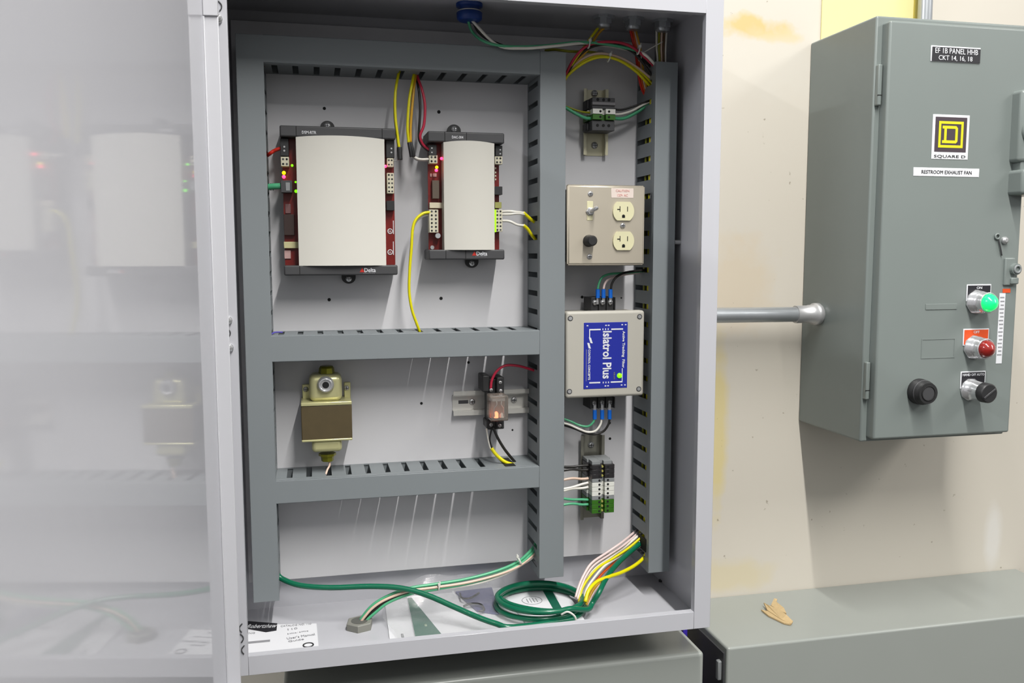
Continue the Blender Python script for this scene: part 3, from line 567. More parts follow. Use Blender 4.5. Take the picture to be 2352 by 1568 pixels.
# ------------------------------------------------------------------ fittings through the cabinet roof and floor
def hub(label, u, v, r, M, nm='conduit_locknut', bl=True):
    q = aZ(u, v, ZC); o = thing(nm, label, 'conduit fitting', q, 'conduit fittings through the cabinet roof'); b = MB(); n = 8
    pr = [(0, r * 1.05), (.35, r * 1.05), (.36, r * .8), (1, r * .78)]
    b.lathe(q, (0, 0, -.012), pr, M, 16 if not bl else 8, flat=bl); b.build('nut', o)
    if bl: MB().lathe(q - Vector((0, 0, .012)), (0, 0, -.006), [(0, r * .66), (.8, r * .66), (1, r * .5)], M_GALV, 20).build('bushing', o)
    else:
        b = MB(); b.lathe(q - Vector((0, 0, .012)), (0, 0, -.012), [(0, r * .95), (.1, r * 1.02), (.8, r * .98), (1, r * .8)], M_BBUSH, 24); b.build('bushing', o); MB().ring(q - Vector((0, 0, .011)), (0, 0, 1), r * .9, .0012, M_STEEL).build('washer', o)
    return q
HB = hub('blue plastic bushing on the cabinet roof, above the second controller', 1078, 9, .0185, M_BBUSH, 'conduit_bushing', False)
H1 = hub('locknut on the cabinet roof with yellow wires, leftmost of three', 1387, 38, .0165, M_GALV)
H2 = hub('locknut on the cabinet roof with red and amber wires, middle of three', 1454, 42, .0160, M_GALV)
H3 = hub('locknut on the cabinet roof with white wires, nearest the right wall', 1522, 47, .0165, M_GALV)
q = aZ(826, 1441, ZF); fbz = thing('floor_bushing', 'grey hexagonal bushing on the cabinet floor, green wires passing through', 'conduit fitting', q)
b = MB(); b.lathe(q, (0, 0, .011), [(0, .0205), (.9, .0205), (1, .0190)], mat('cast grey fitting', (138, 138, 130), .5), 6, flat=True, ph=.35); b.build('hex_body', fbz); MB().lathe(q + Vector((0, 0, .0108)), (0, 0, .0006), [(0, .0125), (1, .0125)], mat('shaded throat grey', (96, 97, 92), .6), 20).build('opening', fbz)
# ------------------------------------------------------------------ wires
WR = .0021
def wire(label, color, pts, r=WR, group=None, name='wire', cat='wire', parts=None):
    P = [p if isinstance(p, Vector) else (aY(*p)) for p in pts]
    o = MB().tube(P, r, wm(color), 8, 6).build(name); tag(o, label, cat, group); return o
V = Vector
# from the blue bushing over the top duct to the right duct
G = 'wires running over the top duct from the blue bushing'
wire('green wire from the blue roof bushing bowing over the top duct', 'green', [HB + V((-.003, 0, -.018)), (1084, 72, .13), (1112, 95, .115), (1160, 106, .108), (1240, 106, .108), (1345, 97, .118), (1460, 116, .13), (1512, 152, .15)], group=G)
wire('black wire from the blue roof bushing, behind the green one', 'black', [HB + V((.003, 0, -.018)), (1102, 76, .13), (1145, 101, .117), (1190, 108, .112), (1345, 101, .124), (1440, 112, .134), (1512, 168, .15)], group=G)
wire('cream white wire along the top of the middle duct to the right duct', 'white', [HB + V((0, .003, -.018)), (1140, 102, .112), (1200, 111, .105), (1270, 106, .105), (1345, 99, .120), (1400, 107, .142), (1450, 116, .142), (1478, 123, .126), (1504, 148, .130), (1516, 165, .16)], group=G)
A = 'wires arching between the middle and right ducts'
wire('red wire arching highest from the middle duct to the right duct', 'red', [(1290, 200, .15), (1302, 166, .14), (1322, 130, .130), (1352, 104, .122), (1400, 96, .12), (1450, 107, .124), (1500, 150, .135), (1515, 175, .16)], group=A)
wire('black wire just under the highest red arch', 'black', [(1290, 205, .152), (1302, 172, .145), (1326, 132, .136), (1358, 108, .13), (1400, 102, .13), (1450, 116, .134), (1495, 170, .14), (1508, 200, .16)], group=A)
wire('cream wire on top of the yellow arch', 'peach', [(1292, 190, .155), (1310, 160, .145), (1340, 134, .138), (1376, 123, .134), (1420, 131, .136), (1462, 154, .142), (1500, 184, .15), (1516, 200, .165)], group=A)
wire('yellow wire right under the cream arch wire', 'yellow', [(1288, 200, .155), (1304, 172, .147), (1340, 140, .14), (1380, 127, .136), (1424, 134, .138), (1464, 160, .144), (1494, 188, .15), (1512, 210, .165)], group=A)
wire('yellow wire lowest in the arch, left of the red and orange drop', 'yellow', [(1288, 205, .15), (1303, 175, .141), (1340, 145, .134), (1380, 131, .130), (1420, 138, .132), (1458, 162, .140), (1486, 190, .148), (1505, 212, .165)], group=A)
wire('amber yellow wire in the middle of the arch bundle', 'amber', [(1288, 208, .158), (1306, 170, .15), (1345, 137, .143), (1385, 128, .141), (1425, 137, .142), (1462, 163, .148), (1490, 192, .154), (1508, 214, .168)], group=A)
wire('olive yellow wire from the top of the middle duct to the arch tie', 'olive', [(1252, 116, .150), (1275, 114, .140), (1310, 118, .140), (1360, 120, .15), (1400, 128, .16)], group=A)
wire('yellow wire from the left roof locknut down to the middle duct', 'yellow', [H1 + V((-.004, 0, -.016)), (1376, 62, .14), (1352, 94, .13), (1326, 130, .135), (1304, 165, .145), (1290, 195, .16)], group=A)
wire('amber wire from the left roof locknut, right of the yellow one', 'amber', [H1 + V((.001, 0, -.016)), (1372, 80, .142), (1352, 112, .138), (1322, 145, .142), (1300, 180, .155), (1288, 200, .165)], group=A)
R2 = 'wires dropping from the middle roof locknut'
for i, (c, du, nm) in enumerate((('scarlet', -5, 'scarlet wire, leftmost in the drop from the middle roof locknut'), ('orange', -1, 'orange wire in the drop from the middle roof locknut'), ('peach', 3, 'cream wire in the drop from the middle roof locknut'), ('amber', 7, 'amber wire, rightmost in the drop from the middle roof locknut'))):
    wire(nm, c, [H2 + V((-.006 + .004 * i, 0, -.016)), (1452 + du, 66, .143 + .002 * i), (1459 + du, 95, .142), (1466 + du, 125, .146), (1470 + du, 160, .156), (1478 + du, 200, .165), (1490 + du, 225, .175)], group=R2)
R3 = 'pale wires dropping from the rightmost roof locknut'
for i, du in enumerate((-10, -4, 2, 8, 13)):
    wire('%s wire dropping from the rightmost locknut into the right duct' % ('leftmost', 'second from left', 'middle', 'fourth from left', 'rightmost')[i], ('white', 'olive', 'peach', 'brown', 'white')[i], [H3 + V((-.010 + .005 * i, 0, -.016)), (1518 + du, 75, .142), (1517 + du * .9, 110, .142), (1518 + du * .8, 135, .145), (1518 + du * .8, 170, .150)], .0017, group=R3)
def tie(label, u, v, y, dx, dz, L=.012, w=.0022):
    q = aY(u, v, y); b = MB(); n = 14; L *= .8; ax = V((dx, 0, dz)).normalized(); pts = []
    for i in range(n + 1):
        an = 2 * math.pi * i / n; pts.append(q + ax * (L / 2 * math.cos(an)) + V((0, .0052, 0)) * math.sin(an) + V((0, .0035, 0)))
    b.tube(pts, w * .55, M_TIE, 6, 2); b.box(q.x + ax.x * L / 2 - .002, q.x + ax.x * L / 2 + .002, y - .002, y + .002, q.z + ax.z * L / 2 - .0022, q.z + ax.z * L / 2 + .0022, M_TIE, .0005, 1); b.tube([q + ax * L / 2 + V((0, -.001, 0)), q + ax * (L / 2 + .004) + V((.001, -.001, .001))], .0009, M_TIE, 6)
    tag(b.build('cable_tie'), label, 'cable tie', 'white cable ties')
tie('white cable tie at the left of the red wire arch', 1354, 101, .117, .15, 1, .013)
tie('white cable tie on the middle of the yellow wire arch', 1400, 133, .131, .25, 1, .013)
tie('white cable tie where the red arch meets the dropping wires', 1468, 115, .122, .2, 1, .014)
tie('second white cable tie just below that crossing, beside the right duct', 1472, 132, .138, .2, 1, .010)
wire('thin clear tie tail poking towards the white dropping wires', 'white', [(1476, 122, .135), (1500, 108, .132), (1522, 96, .130)], .0008, name='tie_tail', cat='cable tie')
# wires to the controllers
wire('yellow wire left of the pair, hanging beside the larger controller', 'yellow', [(918, 160, .16), (914, 176, .155), (908, 215, .148), (908, 265, .146), (913, 310, .146), (917, 340, .147)], group='hanging wires above the controllers')
wire('dark wire behind the single hanging yellow wire', 'black', [(914, 168, .16), (907, 215, .153), (906, 265, .15), (911, 310, .15), (915, 340, .15)], .0014, group='hanging wires above the controllers')
q = aY(917, 354, .147); o = MB().tube([aY(917, 338, .147), aY(918, 352, .147), aY(919, 367, .147)], .0036, M_BLACK, 8).build('cable_sleeve'); tag(o, 'single black heat shrink sleeve at the right edge of the larger controller', 'sleeve', 'black heat shrink sleeves')
wire('thin grey lead from the single sleeve to the larger controller', 'grey', [(918, 366, .148), (909, 369, .152), (903, 369, .155)], .0008)
wire('yellow wire, left of the hanging pair beside the narrower controller', 'yellow', [(952, 165, .16), (948, 185, .152), (940, 230, .146), (936, 290, .145), (939, 330, .148)], group='hanging wires above the controllers')
wire('yellow wire, right of the hanging pair beside the narrower controller', 'amber', [(956, 165, .164), (952, 190, .156), (947, 240, .15), (943, 290, .149), (943, 328, .15)], group='hanging wires above the controllers')
for lab, u0, u1 in (('left', 939, 945), ('right', 943, 951)):
    tag(MB().tube([aY(u0, 327, .148), aY((u0 + u1) / 2, 343, .148), aY(u1, 360, .15)], .0026, M_BLACK, 8).build('cable_sleeve'), '%s black heat shrink sleeve of the pair beside the narrower controller' % lab, 'sleeve', 'black heat shrink sleeves')
wire('white wire from the sleeve pair to the narrower controller, upper', 'white', [(949, 357, .15), (958, 364, .15), (972, 366, .152), (988, 365, .155)], .0018, group='short white wires at the narrower controller')
wire('white wire from the sleeve pair to the narrower controller, lower', 'grey', [(948, 358, .153), (957, 366, .155), (972, 368, .156), (988, 368, .158)], .0018, group='short white wires at the narrower controller')
wire('red wire hanging from the top duct to the narrower controller', 'red', [(957, 165, .166), (960, 180, .16), (969, 205, .154), (976, 240, .152), (974, 285, .152), (965, 312, .152), (972, 332, .154), (988, 345, .156)], group='hanging wires above the controllers')
wire('black wire hanging left of the red one by the narrower controller', 'black', [(957, 168, .168), (958, 185, .162), (963, 215, .157), (965, 255, .155), (962, 310, .155), (966, 328, .156), (976, 340, .157), (988, 350, .158)], .0019, group='hanging wires above the controllers')
wire('yellow wire looping from the narrower controller down to the duct', 'yellow', [(988, 487, .152), (972, 490, .150), (956, 503, .148), (948, 525, .147), (945, 570, .147), (941, 620, .148), (940, 670, .15), (946, 710, .152), (956, 740, .155), (964, 762, .16), (967, 775, .165)], .0022, group='wires looping down from the narrower controller')
wire('white wire looping beside the yellow one down to the duct', 'white', [(988, 492, .156), (970, 497, .155), (955, 510, .154), (947, 535, .153), (943, 580, .153), (940, 630, .154), (941, 680, .156), (948, 718, .158), (959, 745, .16), (966, 775, .167)], .0018, group='wires looping down from the narrower controller')
for i, (v0, ve, vy, lab) in enumerate(((486, 512, 488, 'top'), (492, 512, 491, 'middle'), (507, 552, 517, 'bottom'))):
    wire('%s white wire from the right side of the narrower controller' % lab, 'white', [(1150, v0, .155), (1170, v0 - 1 + i, .15), (1188, vy - 1, .149), (1205, vy + 1, .15)], .0020, group='white wires to the middle duct')
    if i != 1: wire('%s yellow sleeved wire entering the middle duct side' % lab, 'yellow', [(1202, vy, .15), (1212, vy + 9, .152), (1222, (vy + ve) / 2 + 6, .155), (1232, ve, .16), aX(1234, ve + 3, D2a + .006)], .0026, group='yellow sleeved wires at the middle duct')
wire('short red and black wire from the left duct to the larger controller', 'scarlet', [aX(606, 362, D1b - .008), (617, 355, .165), (630, 346, .158), (646, 340, .156)], .0026)
o = thing('network_plug_cable', 'green network cable plug entering the larger controller from the left', 'network cable', aY(640, 428, .16))
b = MB(); P = [aX(602, 430, D1b - .01), aY(612, 430, .165), aY(628, 428, .158), aY(646, 427, .156)]; b.tube(P, .0045, wm('green'), 10); b.build('boot', o)
for k in range(4): q = aY(612 + 5 * k, 429, .162); MB().ring(q, (1, 0, 0), .0046, .0008, wm('deep'), 14, 6).build('boot_rib', o)
wire('thin violet wire lying at the left end of the level duct slots', 'purple', [(622, 768, .14), (632, 763, .15), (649, 763, .155)], .0012)
wire('brown wire in the corner under the top duct', 'brown', [(601, 155, .14), (610, 148, .15), (622, 143, .16)], .0016)
# ground wires of the upper rail
g = 'ground wires at the upper rail'
wire('green wire from the middle duct to the small upper terminals', 'green', [(1288, 240, .16), (1304, 250, .16), (1325, 262, .158), (1345, 271, .158), (1364, 272, .16)], .0026, group=g)
wire('green and cream wire above it, left of the small upper terminals', 'olive', [(1288, 242, .162), (1304, 246, .162), (1330, 255, .16), (1346, 258, .16), (1362, 258, .162)], .0016, group=g)
wire('cream wire from the small upper terminals to the right duct', 'white', [(1405, 262, .155), (1425, 262, .158), (1450, 255, .16), (1478, 240, .16), aX(1500, 231, D3a + .01)], .0019, group=g)
wire('green wire under the cream one, right of the small upper terminals', 'green', [(1405, 271, .158), (1432, 272, .163), (1462, 258, .165), (1482, 244, .165), aX(1499, 233, D3a + .01)], .0028, group=g)
wire('black wire along the top of the cream one, right of the terminals', 'black', [(1405, 250, .165), (1428, 252, .165), (1456, 244, .163), aX(1494, 232, D3a + .006)], .0016, group=g)
# filter wires
def fw(c, top, us, lab, pts):
    o = wire('%s wire %s the beige power filter' % (lab, 'above' if top else 'below'), c, pts, .0019, group='wires at the beige power filter')
    v0, v1 = (664, 684) if top else (941, 962); a = aY(us, v0, .150); b2 = aY(us, v1, .150)
    cr_ = MB(); cr_.cyl(a, b2, .0034, M_BCRIMP, n=12); z_ = b2 if top else a; cr_.box(z_.x - .0022, z_.x + .0022, .1495, .1505, z_.z - (.010 if top else -.0), z_.z + (.0 if top else .010), M_STEEL)
    tag(cr_.build('crimp_connector'), 'blue crimp connector on the %s wire %s the power filter' % (lab, 'above' if top else 'below'), 'connector', 'blue crimp connectors')
fw('green', 1, 1373, 'green', [(1373, 664, .15), (1376, 650, .150), (1384, 636, .152), (1402, 629, .158), (1430, 627, .166), (1462, 624, .17), aX(1482, 622, D3a + .008)])
fw('pink', 1, 1386, 'cream white', [(1386, 664, .15), (1390, 650, .152), (1400, 640, .157), (1425, 632, .168), (1460, 627, .174), aX(1480, 624, D3a + .008)])
fw('black', 1, 1402, 'black', [(1403, 664, .15), (1406, 650, .15), (1416, 636, .15), (1436, 626, .155), (1462, 622, .165), aX(1486, 620, D3a + .008)])
fw('green', 0, 1366, 'green', [(1366, 960, .15), (1362, 970, .15), (1350, 979, .152), (1330, 976, .156), (1310, 967, .16), (1290, 960, .165)])
fw('white', 0, 1383, 'cream white', [(1382, 962, .15), (1379, 975, .15), (1368, 989, .150), (1350, 992, .152), (1330, 985, .154), (1310, 976, .158), (1290, 970, .16)])
fw('black', 0, 1400, 'black', [(1400, 962, .15), (1397, 975, .15), (1386, 990, .152), (1366, 997, .154), (1345, 994, .156), (1320, 984, .16), (1290, 974, .164)])
# wires at the lower terminals
for c, lab, v0, k in (('black', 'upper black', 1072, 0), ('black', 'lower black', 1081, 1), ('peach', 'top cream', 1103, 3), ('white', 'middle cream', 1124, 4), ('white', 'bottom cream', 1129, 5), ('green', 'upper green', 1144, 8), ('green', 'lower green', 1160, 9)):
    e_ = V((TX0 - .001, .158, LEFTZ[k])); s_ = aY(1288, v0, .158); wire('%s wire entering the left side of the lower terminals' % lab, c, [s_, s_.lerp(e_, .4) + V((0, 0, (.002 if k % 2 else -.001))), s_.lerp(e_, .75) , e_], .0022, group='wires between the middle duct and the lower terminals')
# relay wires
wire('red wire bowing from the relay socket to the middle duct', 'red', [(1127, 892, .150), (1130, 872, .148), (1142, 851, .146), (1162, 839, .146), (1190, 840, .15), (1216, 847, .155), aX(1240, 855, D2a + .01)], .0021, group='wires at the relay')
wire('thick black wire from the relay socket down to the lowest duct', 'black', [(1132, 980, .155), (1143, 1005, .153), (1158, 1030, .153), (1172, 1048, .155), (1184, 1062, .16)], .0022, group='wires at the relay')
wire('thin black wire joining the yellow sleeve under the relay', 'black', [(1130, 982, .157), (1125, 1005, .155), (1127, 1020, .154), (1132, 1033, .153)], .0015, group='wires at the relay')
wire('thin cream wire joining the yellow sleeve under the relay', 'white', [(1117, 984, .157), (1121, 1008, .155), (1126, 1028, .154), (1132, 1036, .153)], .0012, group='wires at the relay')
wire('yellow sleeved wire from under the relay into the lowest duct', 'yellow', [(1129, 1029, .152), (1140, 1044, .15), (1156, 1058, .149), (1172, 1065, .149), (1190, 1067, .152)], .0028, group='wires at the relay')
wire('cream wire from the transformer bottom into the duct', 'peach', [(756, 1056, .165), (757, 1068, .16), (752, 1078, .155), (748, 1090, .15)], .0016)
q0 = aZ(1160, 1070, .2052); MB().box(q0.x, q0.x + .017, .128, .185, .2048, .2053, M_DARK).build('cut_opening', DUCTS[5])
q0 = aX(1474, 1246, D3a); MB().box(D3a - .0009, D3a - .0004, q0.y - .020, q0.y + .018, q0.z - .010, q0.z + .012, M_DARK).build('cut_opening', DUCTS[2])
# wires inside the right and middle ducts
for i, (c, x_, y_) in enumerate((('yellow', D3a + .0052, .153), ('white', D3a + .0056, .147), ('olive', D3a + .006, .172), ('brown', D3a + .0052, .138))):
    o = MB().tube([(x_, y_, .80), (x_ + .001, y_ + .003, .6), (x_, y_, .42), (x_ + .001, y_ - .002, .2), (x_, y_ + .003, .06)], .0021, wm(c), 6, 10).build('wire'); tag(o, '%s wire seen through the slots of the right duct' % c, 'wire', 'wires inside the right duct')
for i, (c, x_, y_) in enumerate((('olive', D2a + .006, .133), ('white', D2a + .0056, .128))):
    o = MB().tube([(x_, y_, .80), (x_ + .003, y_ + .002, .6), (x_ - .002, y_, .4), (x_ + .002, y_, .2), (x_, y_, .06)], .0019, wm(c), 6, 10).build('wire'); tag(o, '%s wire seen through the slots of the middle duct' % c, 'wire', 'wires inside the middle duct')
# wires from the middle duct bottom to the floor bushing
g = 'wires from the middle duct to the floor bushing'; FBq = aZ(826, 1441, ZF)
def floorwire(lab, c, o0, o1, r=.0024, dy=0.):
    B = [(1236, 1243, .165), (1222, 1266, .155), (1190, 1294, .14), (1140, 1316, .13), (1070, 1335, .125), (1000, 1347, .122), (940, 1357, .12), (890, 1376, .118), (858, 1398, .117)]
    P = [aX(1243, 1228 + o0, D2a + .008)] + [aY(u + (o0 + (o1 - o0) * k / 8) * (.5 if k in (0, 1, 8) else .2), v + o0 + (o1 - o0) * k / 8, y + dy) for k, (u, v, y) in enumerate(B)] + [aY(836 + o1, 1422, .116 + dy), FBq + V((.002 + o1 * .0006, 0, .004))]
    wire(lab, c, P, r, group=g)
floorwire('upper light green wire from the middle duct to the floor bushing', 'green', -3, -7, .0026, .003); floorwire('black wire in the bundle to the floor bushing', 'black', 4, 3, .0022); floorwire('cream wire in the bundle to the floor bushing', 'peach', 9, -3, .0020, -.003); floorwire('lower light green wire in the bundle to the floor bushing', 'green', 2, 8, .0025, -.001)
wire('cream wire with a free bright end by the middle duct', 'white', [(1234, 1270, .16), (1218, 1284, .15), (1196, 1298, .14), (1160, 1318, .133), (1110, 1336, .127), (1060, 1346, .124), (1010, 1352, .121), (960, 1356, .12)], .0019, group=g)
tie('white cable tie on the wires below the middle duct', 1193, 1287, .136, -.45, .9, .018, .003); tie('small white cable tie on the floor wires above the green triangle', 1008, 1349, .116, .1, 1, .012)
# ------------------------------------------------------------------ paper and bags on the floor
def sheet(name, label, cat, px, z, M, th=.0008, group=None):
    o = thing(name, label, cat, aZ(px[0][0], px[0][1], z), group); b = MB(); b.prism([aZ(u, v, z) for u, v in px], (0, 0, th), M); b.build('page', o); return o
YM = ZF + .001
def fl(u, v): q = aZ(u, v, ZF + .0013); return q
mn = thing('instruction_leaflet', 'white printed leaflet with a black banner in the near left corner of the cabinet', 'leaflet', (.04, .08, ZF)); cc = [V((-.023, .012, 0)), V((.0925, .012, 0)), V((.0925, .139, 0)), V((-.023, .139, 0))]
b = MB(); p_ = [aZ(566, 1460, ZF), aZ(570, 1420, ZF), aZ(723, 1433, ZF), aZ(734, 1500, ZF), aZ(566, 1520, ZF)]; p_ = [aZ(560, 1432, ZF), aZ(640, 1435, ZF), aZ(727, 1433, ZF), aZ(733, 1500, ZF), aZ(560, 1516, ZF)]
for q in p_: q.y = max(q.y, .004); q.x = max(q.x, -.0235)
b.prism(p_, (0, 0, .0012), M_PAPER); pg = b.build('page', mn)
b = MB(); kb = [aZ(560, 1426, ZF + .001), aZ(637, 1432, ZF + .001), aZ(635, 1448, ZF + .001), aZ(611, 1452, ZF + .001), aZ(560, 1443, ZF + .001)]
for q in kb: q.x = max(q.x, -.0235)
b.prism(kb, (0, 0, .0008), M_NAME); bn = b.build('banner', mn)
text('Robertshaw', fl(602, 1438) + V((0, 0, .0006)), .044, .013, M_PRINTW, bn, mode='floor', rot=-.18, bold=-.005, skew=.3)
text('ENG', fl(576, 1454), .012, .006, M_PRINTS, pg, mode='floor'); b = MB(); q = fl(594, 1473); b.box(q.x - .018, q.x + .016, q.y - .004, q.y + .003, q.z, q.z + .0002, M_PRINTS); b.build('printed_bar', pg)
text('110', fl(672, 1444), .014, .006, M_PRINTS, pg, mode='floor', rot=.1); text('3-Wire / 6-Wire', fl(684, 1452), .030, .004, M_PRINTS, pg, mode='floor', rot=.15)
text("User's Manual", fl(691, 1461), .040, .0075, M_PRINTS, pg, mode='floor', rot=.15); text('Guide', fl(680, 1470), .022, .006, M_PRINTS, pg, mode='floor', rot=.15)
q = fl(708, 1481); o = MB(); o.ring(q, (0, 0, 1), .007, .0011, M_PRINTK); o.build('printed_ring', pg)
text('CATALOG NO. 110', fl(680, 1435), .045, .006, M_PRINTS, pg, mode='floor', rot=-.02)
sheet('booklet', 'narrow white booklet edge left of the green triangle page, in the bottom of the cabinet', 'booklet', [(884, 1386), (940, 1374), (972, 1500), (900, 1508)], ZF + .0004, M_PAPER, .0015)
text('INSTALL', fl(925, 1462) + V((0, 0, .0007)), .004, .018, M_PRINTS, bpy.data.objects['booklet'], mode='floor')
bk = sheet('booklet', 'white booklet with a large green triangle, under the plastic bag', 'booklet', [(934, 1372), (1150, 1352), (1232, 1476), (960, 1496)], ZF + .0022, M_PAPER, .0015)
b = MB(); b.prism([aZ(u, v, ZF + .0038) for u, v in ((936, 1374), (945, 1372), (1014, 1456), (957, 1476))], (0, 0, .0004), M_PGREEN); b.build('green_wedge', bk)
for u, v in ((1052, 1400), (1088, 1414)): text('&', fl(u, v) + V((0, 0, .0025)), .010, .012, M_PRINTK, bk, mode='floor')
text('i', fl(978, 1440) + V((0, 0, .003)), .004, .008, M_PRINTG, bk, mode='floor')
bk = sheet('booklet', 'white booklet with a green stripe, seen inside the green cable coil', 'booklet', [(1150, 1362), (1296, 1350), (1352, 1440), (1225, 1452)], ZF + .0044, M_PAPER, .0015)
b = MB(); b.prism([aZ(u, v, ZF + .006) for u, v in ((1246, 1355), (1266, 1353), (1298, 1410), (1282, 1418))], (0, 0, .0004), M_PGREEN); b.build('green_stripe', bk)
q = fl(1222, 1385) + V((0, 0, .0048)); o = MB(); o.ring(q, (0, 0, 1), .016, .0005, M_PRINTS, 28, 6); o.build('printed_circle', bk)
for k in range(4): MB().box(q.x - .008 + .005 * k, q.x - .007 + .005 * k, q.y - .008, q.y + .008, q.z, q.z + .0003, M_PRINTS).build('printed_line', bk)
o = MB(); P = [aZ(u, v, ZF + .0042) for u, v in ((1046, 1362), (1130, 1352), (1146, 1412), (1096, 1405))]; o.prism(P, (0, 0, .003), M_VIOLET); tag(o.build('small_foil_bag'), 'small violet foil bag beside the green cable coil', 'bag')
wire('short curly black lead over the violet foil bag', 'black', [aZ(1056, 1362, ZF + .01), aZ(1062, 1373, ZF + .012), aZ(1080, 1373, ZF + .013), aZ(1094, 1365, ZF + .012), aZ(1100, 1361, ZF + .01)], .0016)
wire('black lead bent round the violet foil bag', 'black', [aZ(1064, 1392, ZF + .009), aZ(1082, 1386, ZF + .012), aZ(1104, 1388, ZF + .012), aZ(1112, 1400, ZF + .01), aZ(1100, 1404, ZF + .009)], .0018)
# clear plastic bag: rumpled film over the booklets
def film():
    M = bpy.data.materials.new('clear plastic film'); M.use_nodes = True; n = M.node_tree; n.nodes.clear(); L = n.links
    out = n.nodes.new('ShaderNodeOutputMaterial'); tr_ = n.nodes.new('ShaderNodeBsdfTransparent'); gl = n.nodes.new('ShaderNodeBsdfGlossy'); df = n.nodes.new('ShaderNodeBsdfDiffuse'); a_ = n.nodes.new('ShaderNodeMixShader'); b_ = n.nodes.new('ShaderNodeMixShader'); fr = n.nodes.new('ShaderNodeLayerWeight'); fr.inputs[0].default_value = .12
    no = n.nodes.new('ShaderNodeTexNoise'); no.inputs['Scale'].default_value = 45; bp = n.nodes.new('ShaderNodeBump'); bp.inputs['Strength'].default_value = .5; bp.inputs['Distance'].default_value = .002; L.new(no.outputs['Fac'], bp.inputs['Height']); L.new(bp.outputs[0], gl.inputs['Normal'])
    gl.inputs['Roughness'].default_value = .12; tr_.inputs[0].default_value = (.99, .99, .99, 1); df.inputs[0].default_value = (.8, .8, .82, 1); b_.inputs[0].default_value = .12
    L.new(tr_.outputs[0], b_.inputs[1]); L.new(df.outputs[0], b_.inputs[2]); a_.inputs[0].default_value = .14; L.new(b_.outputs[0], a_.inputs[1]); L.new(gl.outputs[0], a_.inputs[2]); L.new(a_.outputs[0], out.inputs[0]); return M
bx0, bx1, by0, by1 = .195, .395, .006, .190; n1, n2 = 34, 26; vs = []; fs = []
for j in range(n2 + 1):
    for i in range(n1 + 1):
        fx, fy = i / n1, j / n2; X = bx0 + (bx1 - bx0) * fx; Y = by0 + (by1 - by0) * fy
        h = .010 + .004 * math.sin(9 * fx + 4 * fy) + .003 * math.sin(17 * fx - 11 * fy + 1) + .028 * max(0, fy - .66) / .34
        ed = min(1, min(fx, 1 - fx) * 9, fy * 9); h = .0085 + max(h - .007, 0) * max(ed, .1); vs.append((X + .008 * math.sin(7 * fy), Y, ZF + h))
for j in range(n2):
    for i in range(n1): k = j * (n1 + 1) + i; fs.append([k, k + 1, k + n1 + 2, k + n1 + 1])
o = MB().add(vs, fs, film(), True).build('plastic_bag')
tag(o, 'clear rumpled plastic bag covering the booklets on the cabinet floor', 'bag')
# ------------------------------------------------------------------ green cable: from left duct, coil, up to right duct
gc = thing('network_cable', 'thick dark green cable with a coil, lying along the cabinet floor', 'cable', aZ(1245, 1385, ZF))
CC = aZ(1239, 1388, ZF + .01)
P = [aX(636, 1318, D1b - .004), aY(650, 1330, .165), aY(690, 1344, .15), aY(760, 1349, .135), aY(850, 1346, .122), aY(920, 1350, .112), aY(980, 1366, .098), aY(1040, 1392, .078), aY(1095, 1416, .055), aY(1140, 1432, .038), aY(1180, 1440, .029)]
loops = []
for k in range(2, 75):
    an = -math.pi * .55 + k * math.pi / 12; lap = k / 24
    R = .0675 - .0020 * lap + .0012 * math.sin(k * .37)
    if k > 56: R += .0006 * (k - 56)
    if 41 < k < 50: R *= 1 - .26 * math.sin(math.pi * (k - 41) / 9)
    if 52 < k < 66: R *= 1 - .16 * math.sin(math.pi * (k - 52) / 14)
    loops.append(CC + V((R * math.cos(an) * 1.05 + .0015 * lap, R * math.sin(an) * .98, -.002 + .0064 * lap)))
P += loops
P += [aZ(1350, 1399, ZF + .017), aZ(1361, 1384, ZF + .021), aY(1376, 1360, .075), aY(1392, 1328, .10), aY(1416, 1296, .125), aY(1448, 1266, .145), aY(1466, 1251, .155), aX(1478, 1243, D3a + .01)]
MB().tube(P, .0042, wm('deep'), 10, 4).build('cable', gc)
q = aY(1316, 1420, .03); b = MB(); b.tube([q + V((-.017, .004, .006)), q + V((-.008, 0, .011)), q + V((.002, -.002, .004)), q + V((.006, -.002, -.007)), q + V((.016, -.002, -.008))], .0016, M_TIE, 8); tag(b.build('cable_tie'), 'white twist tie around the near side of the green cable coil', 'cable tie', 'white cable ties')
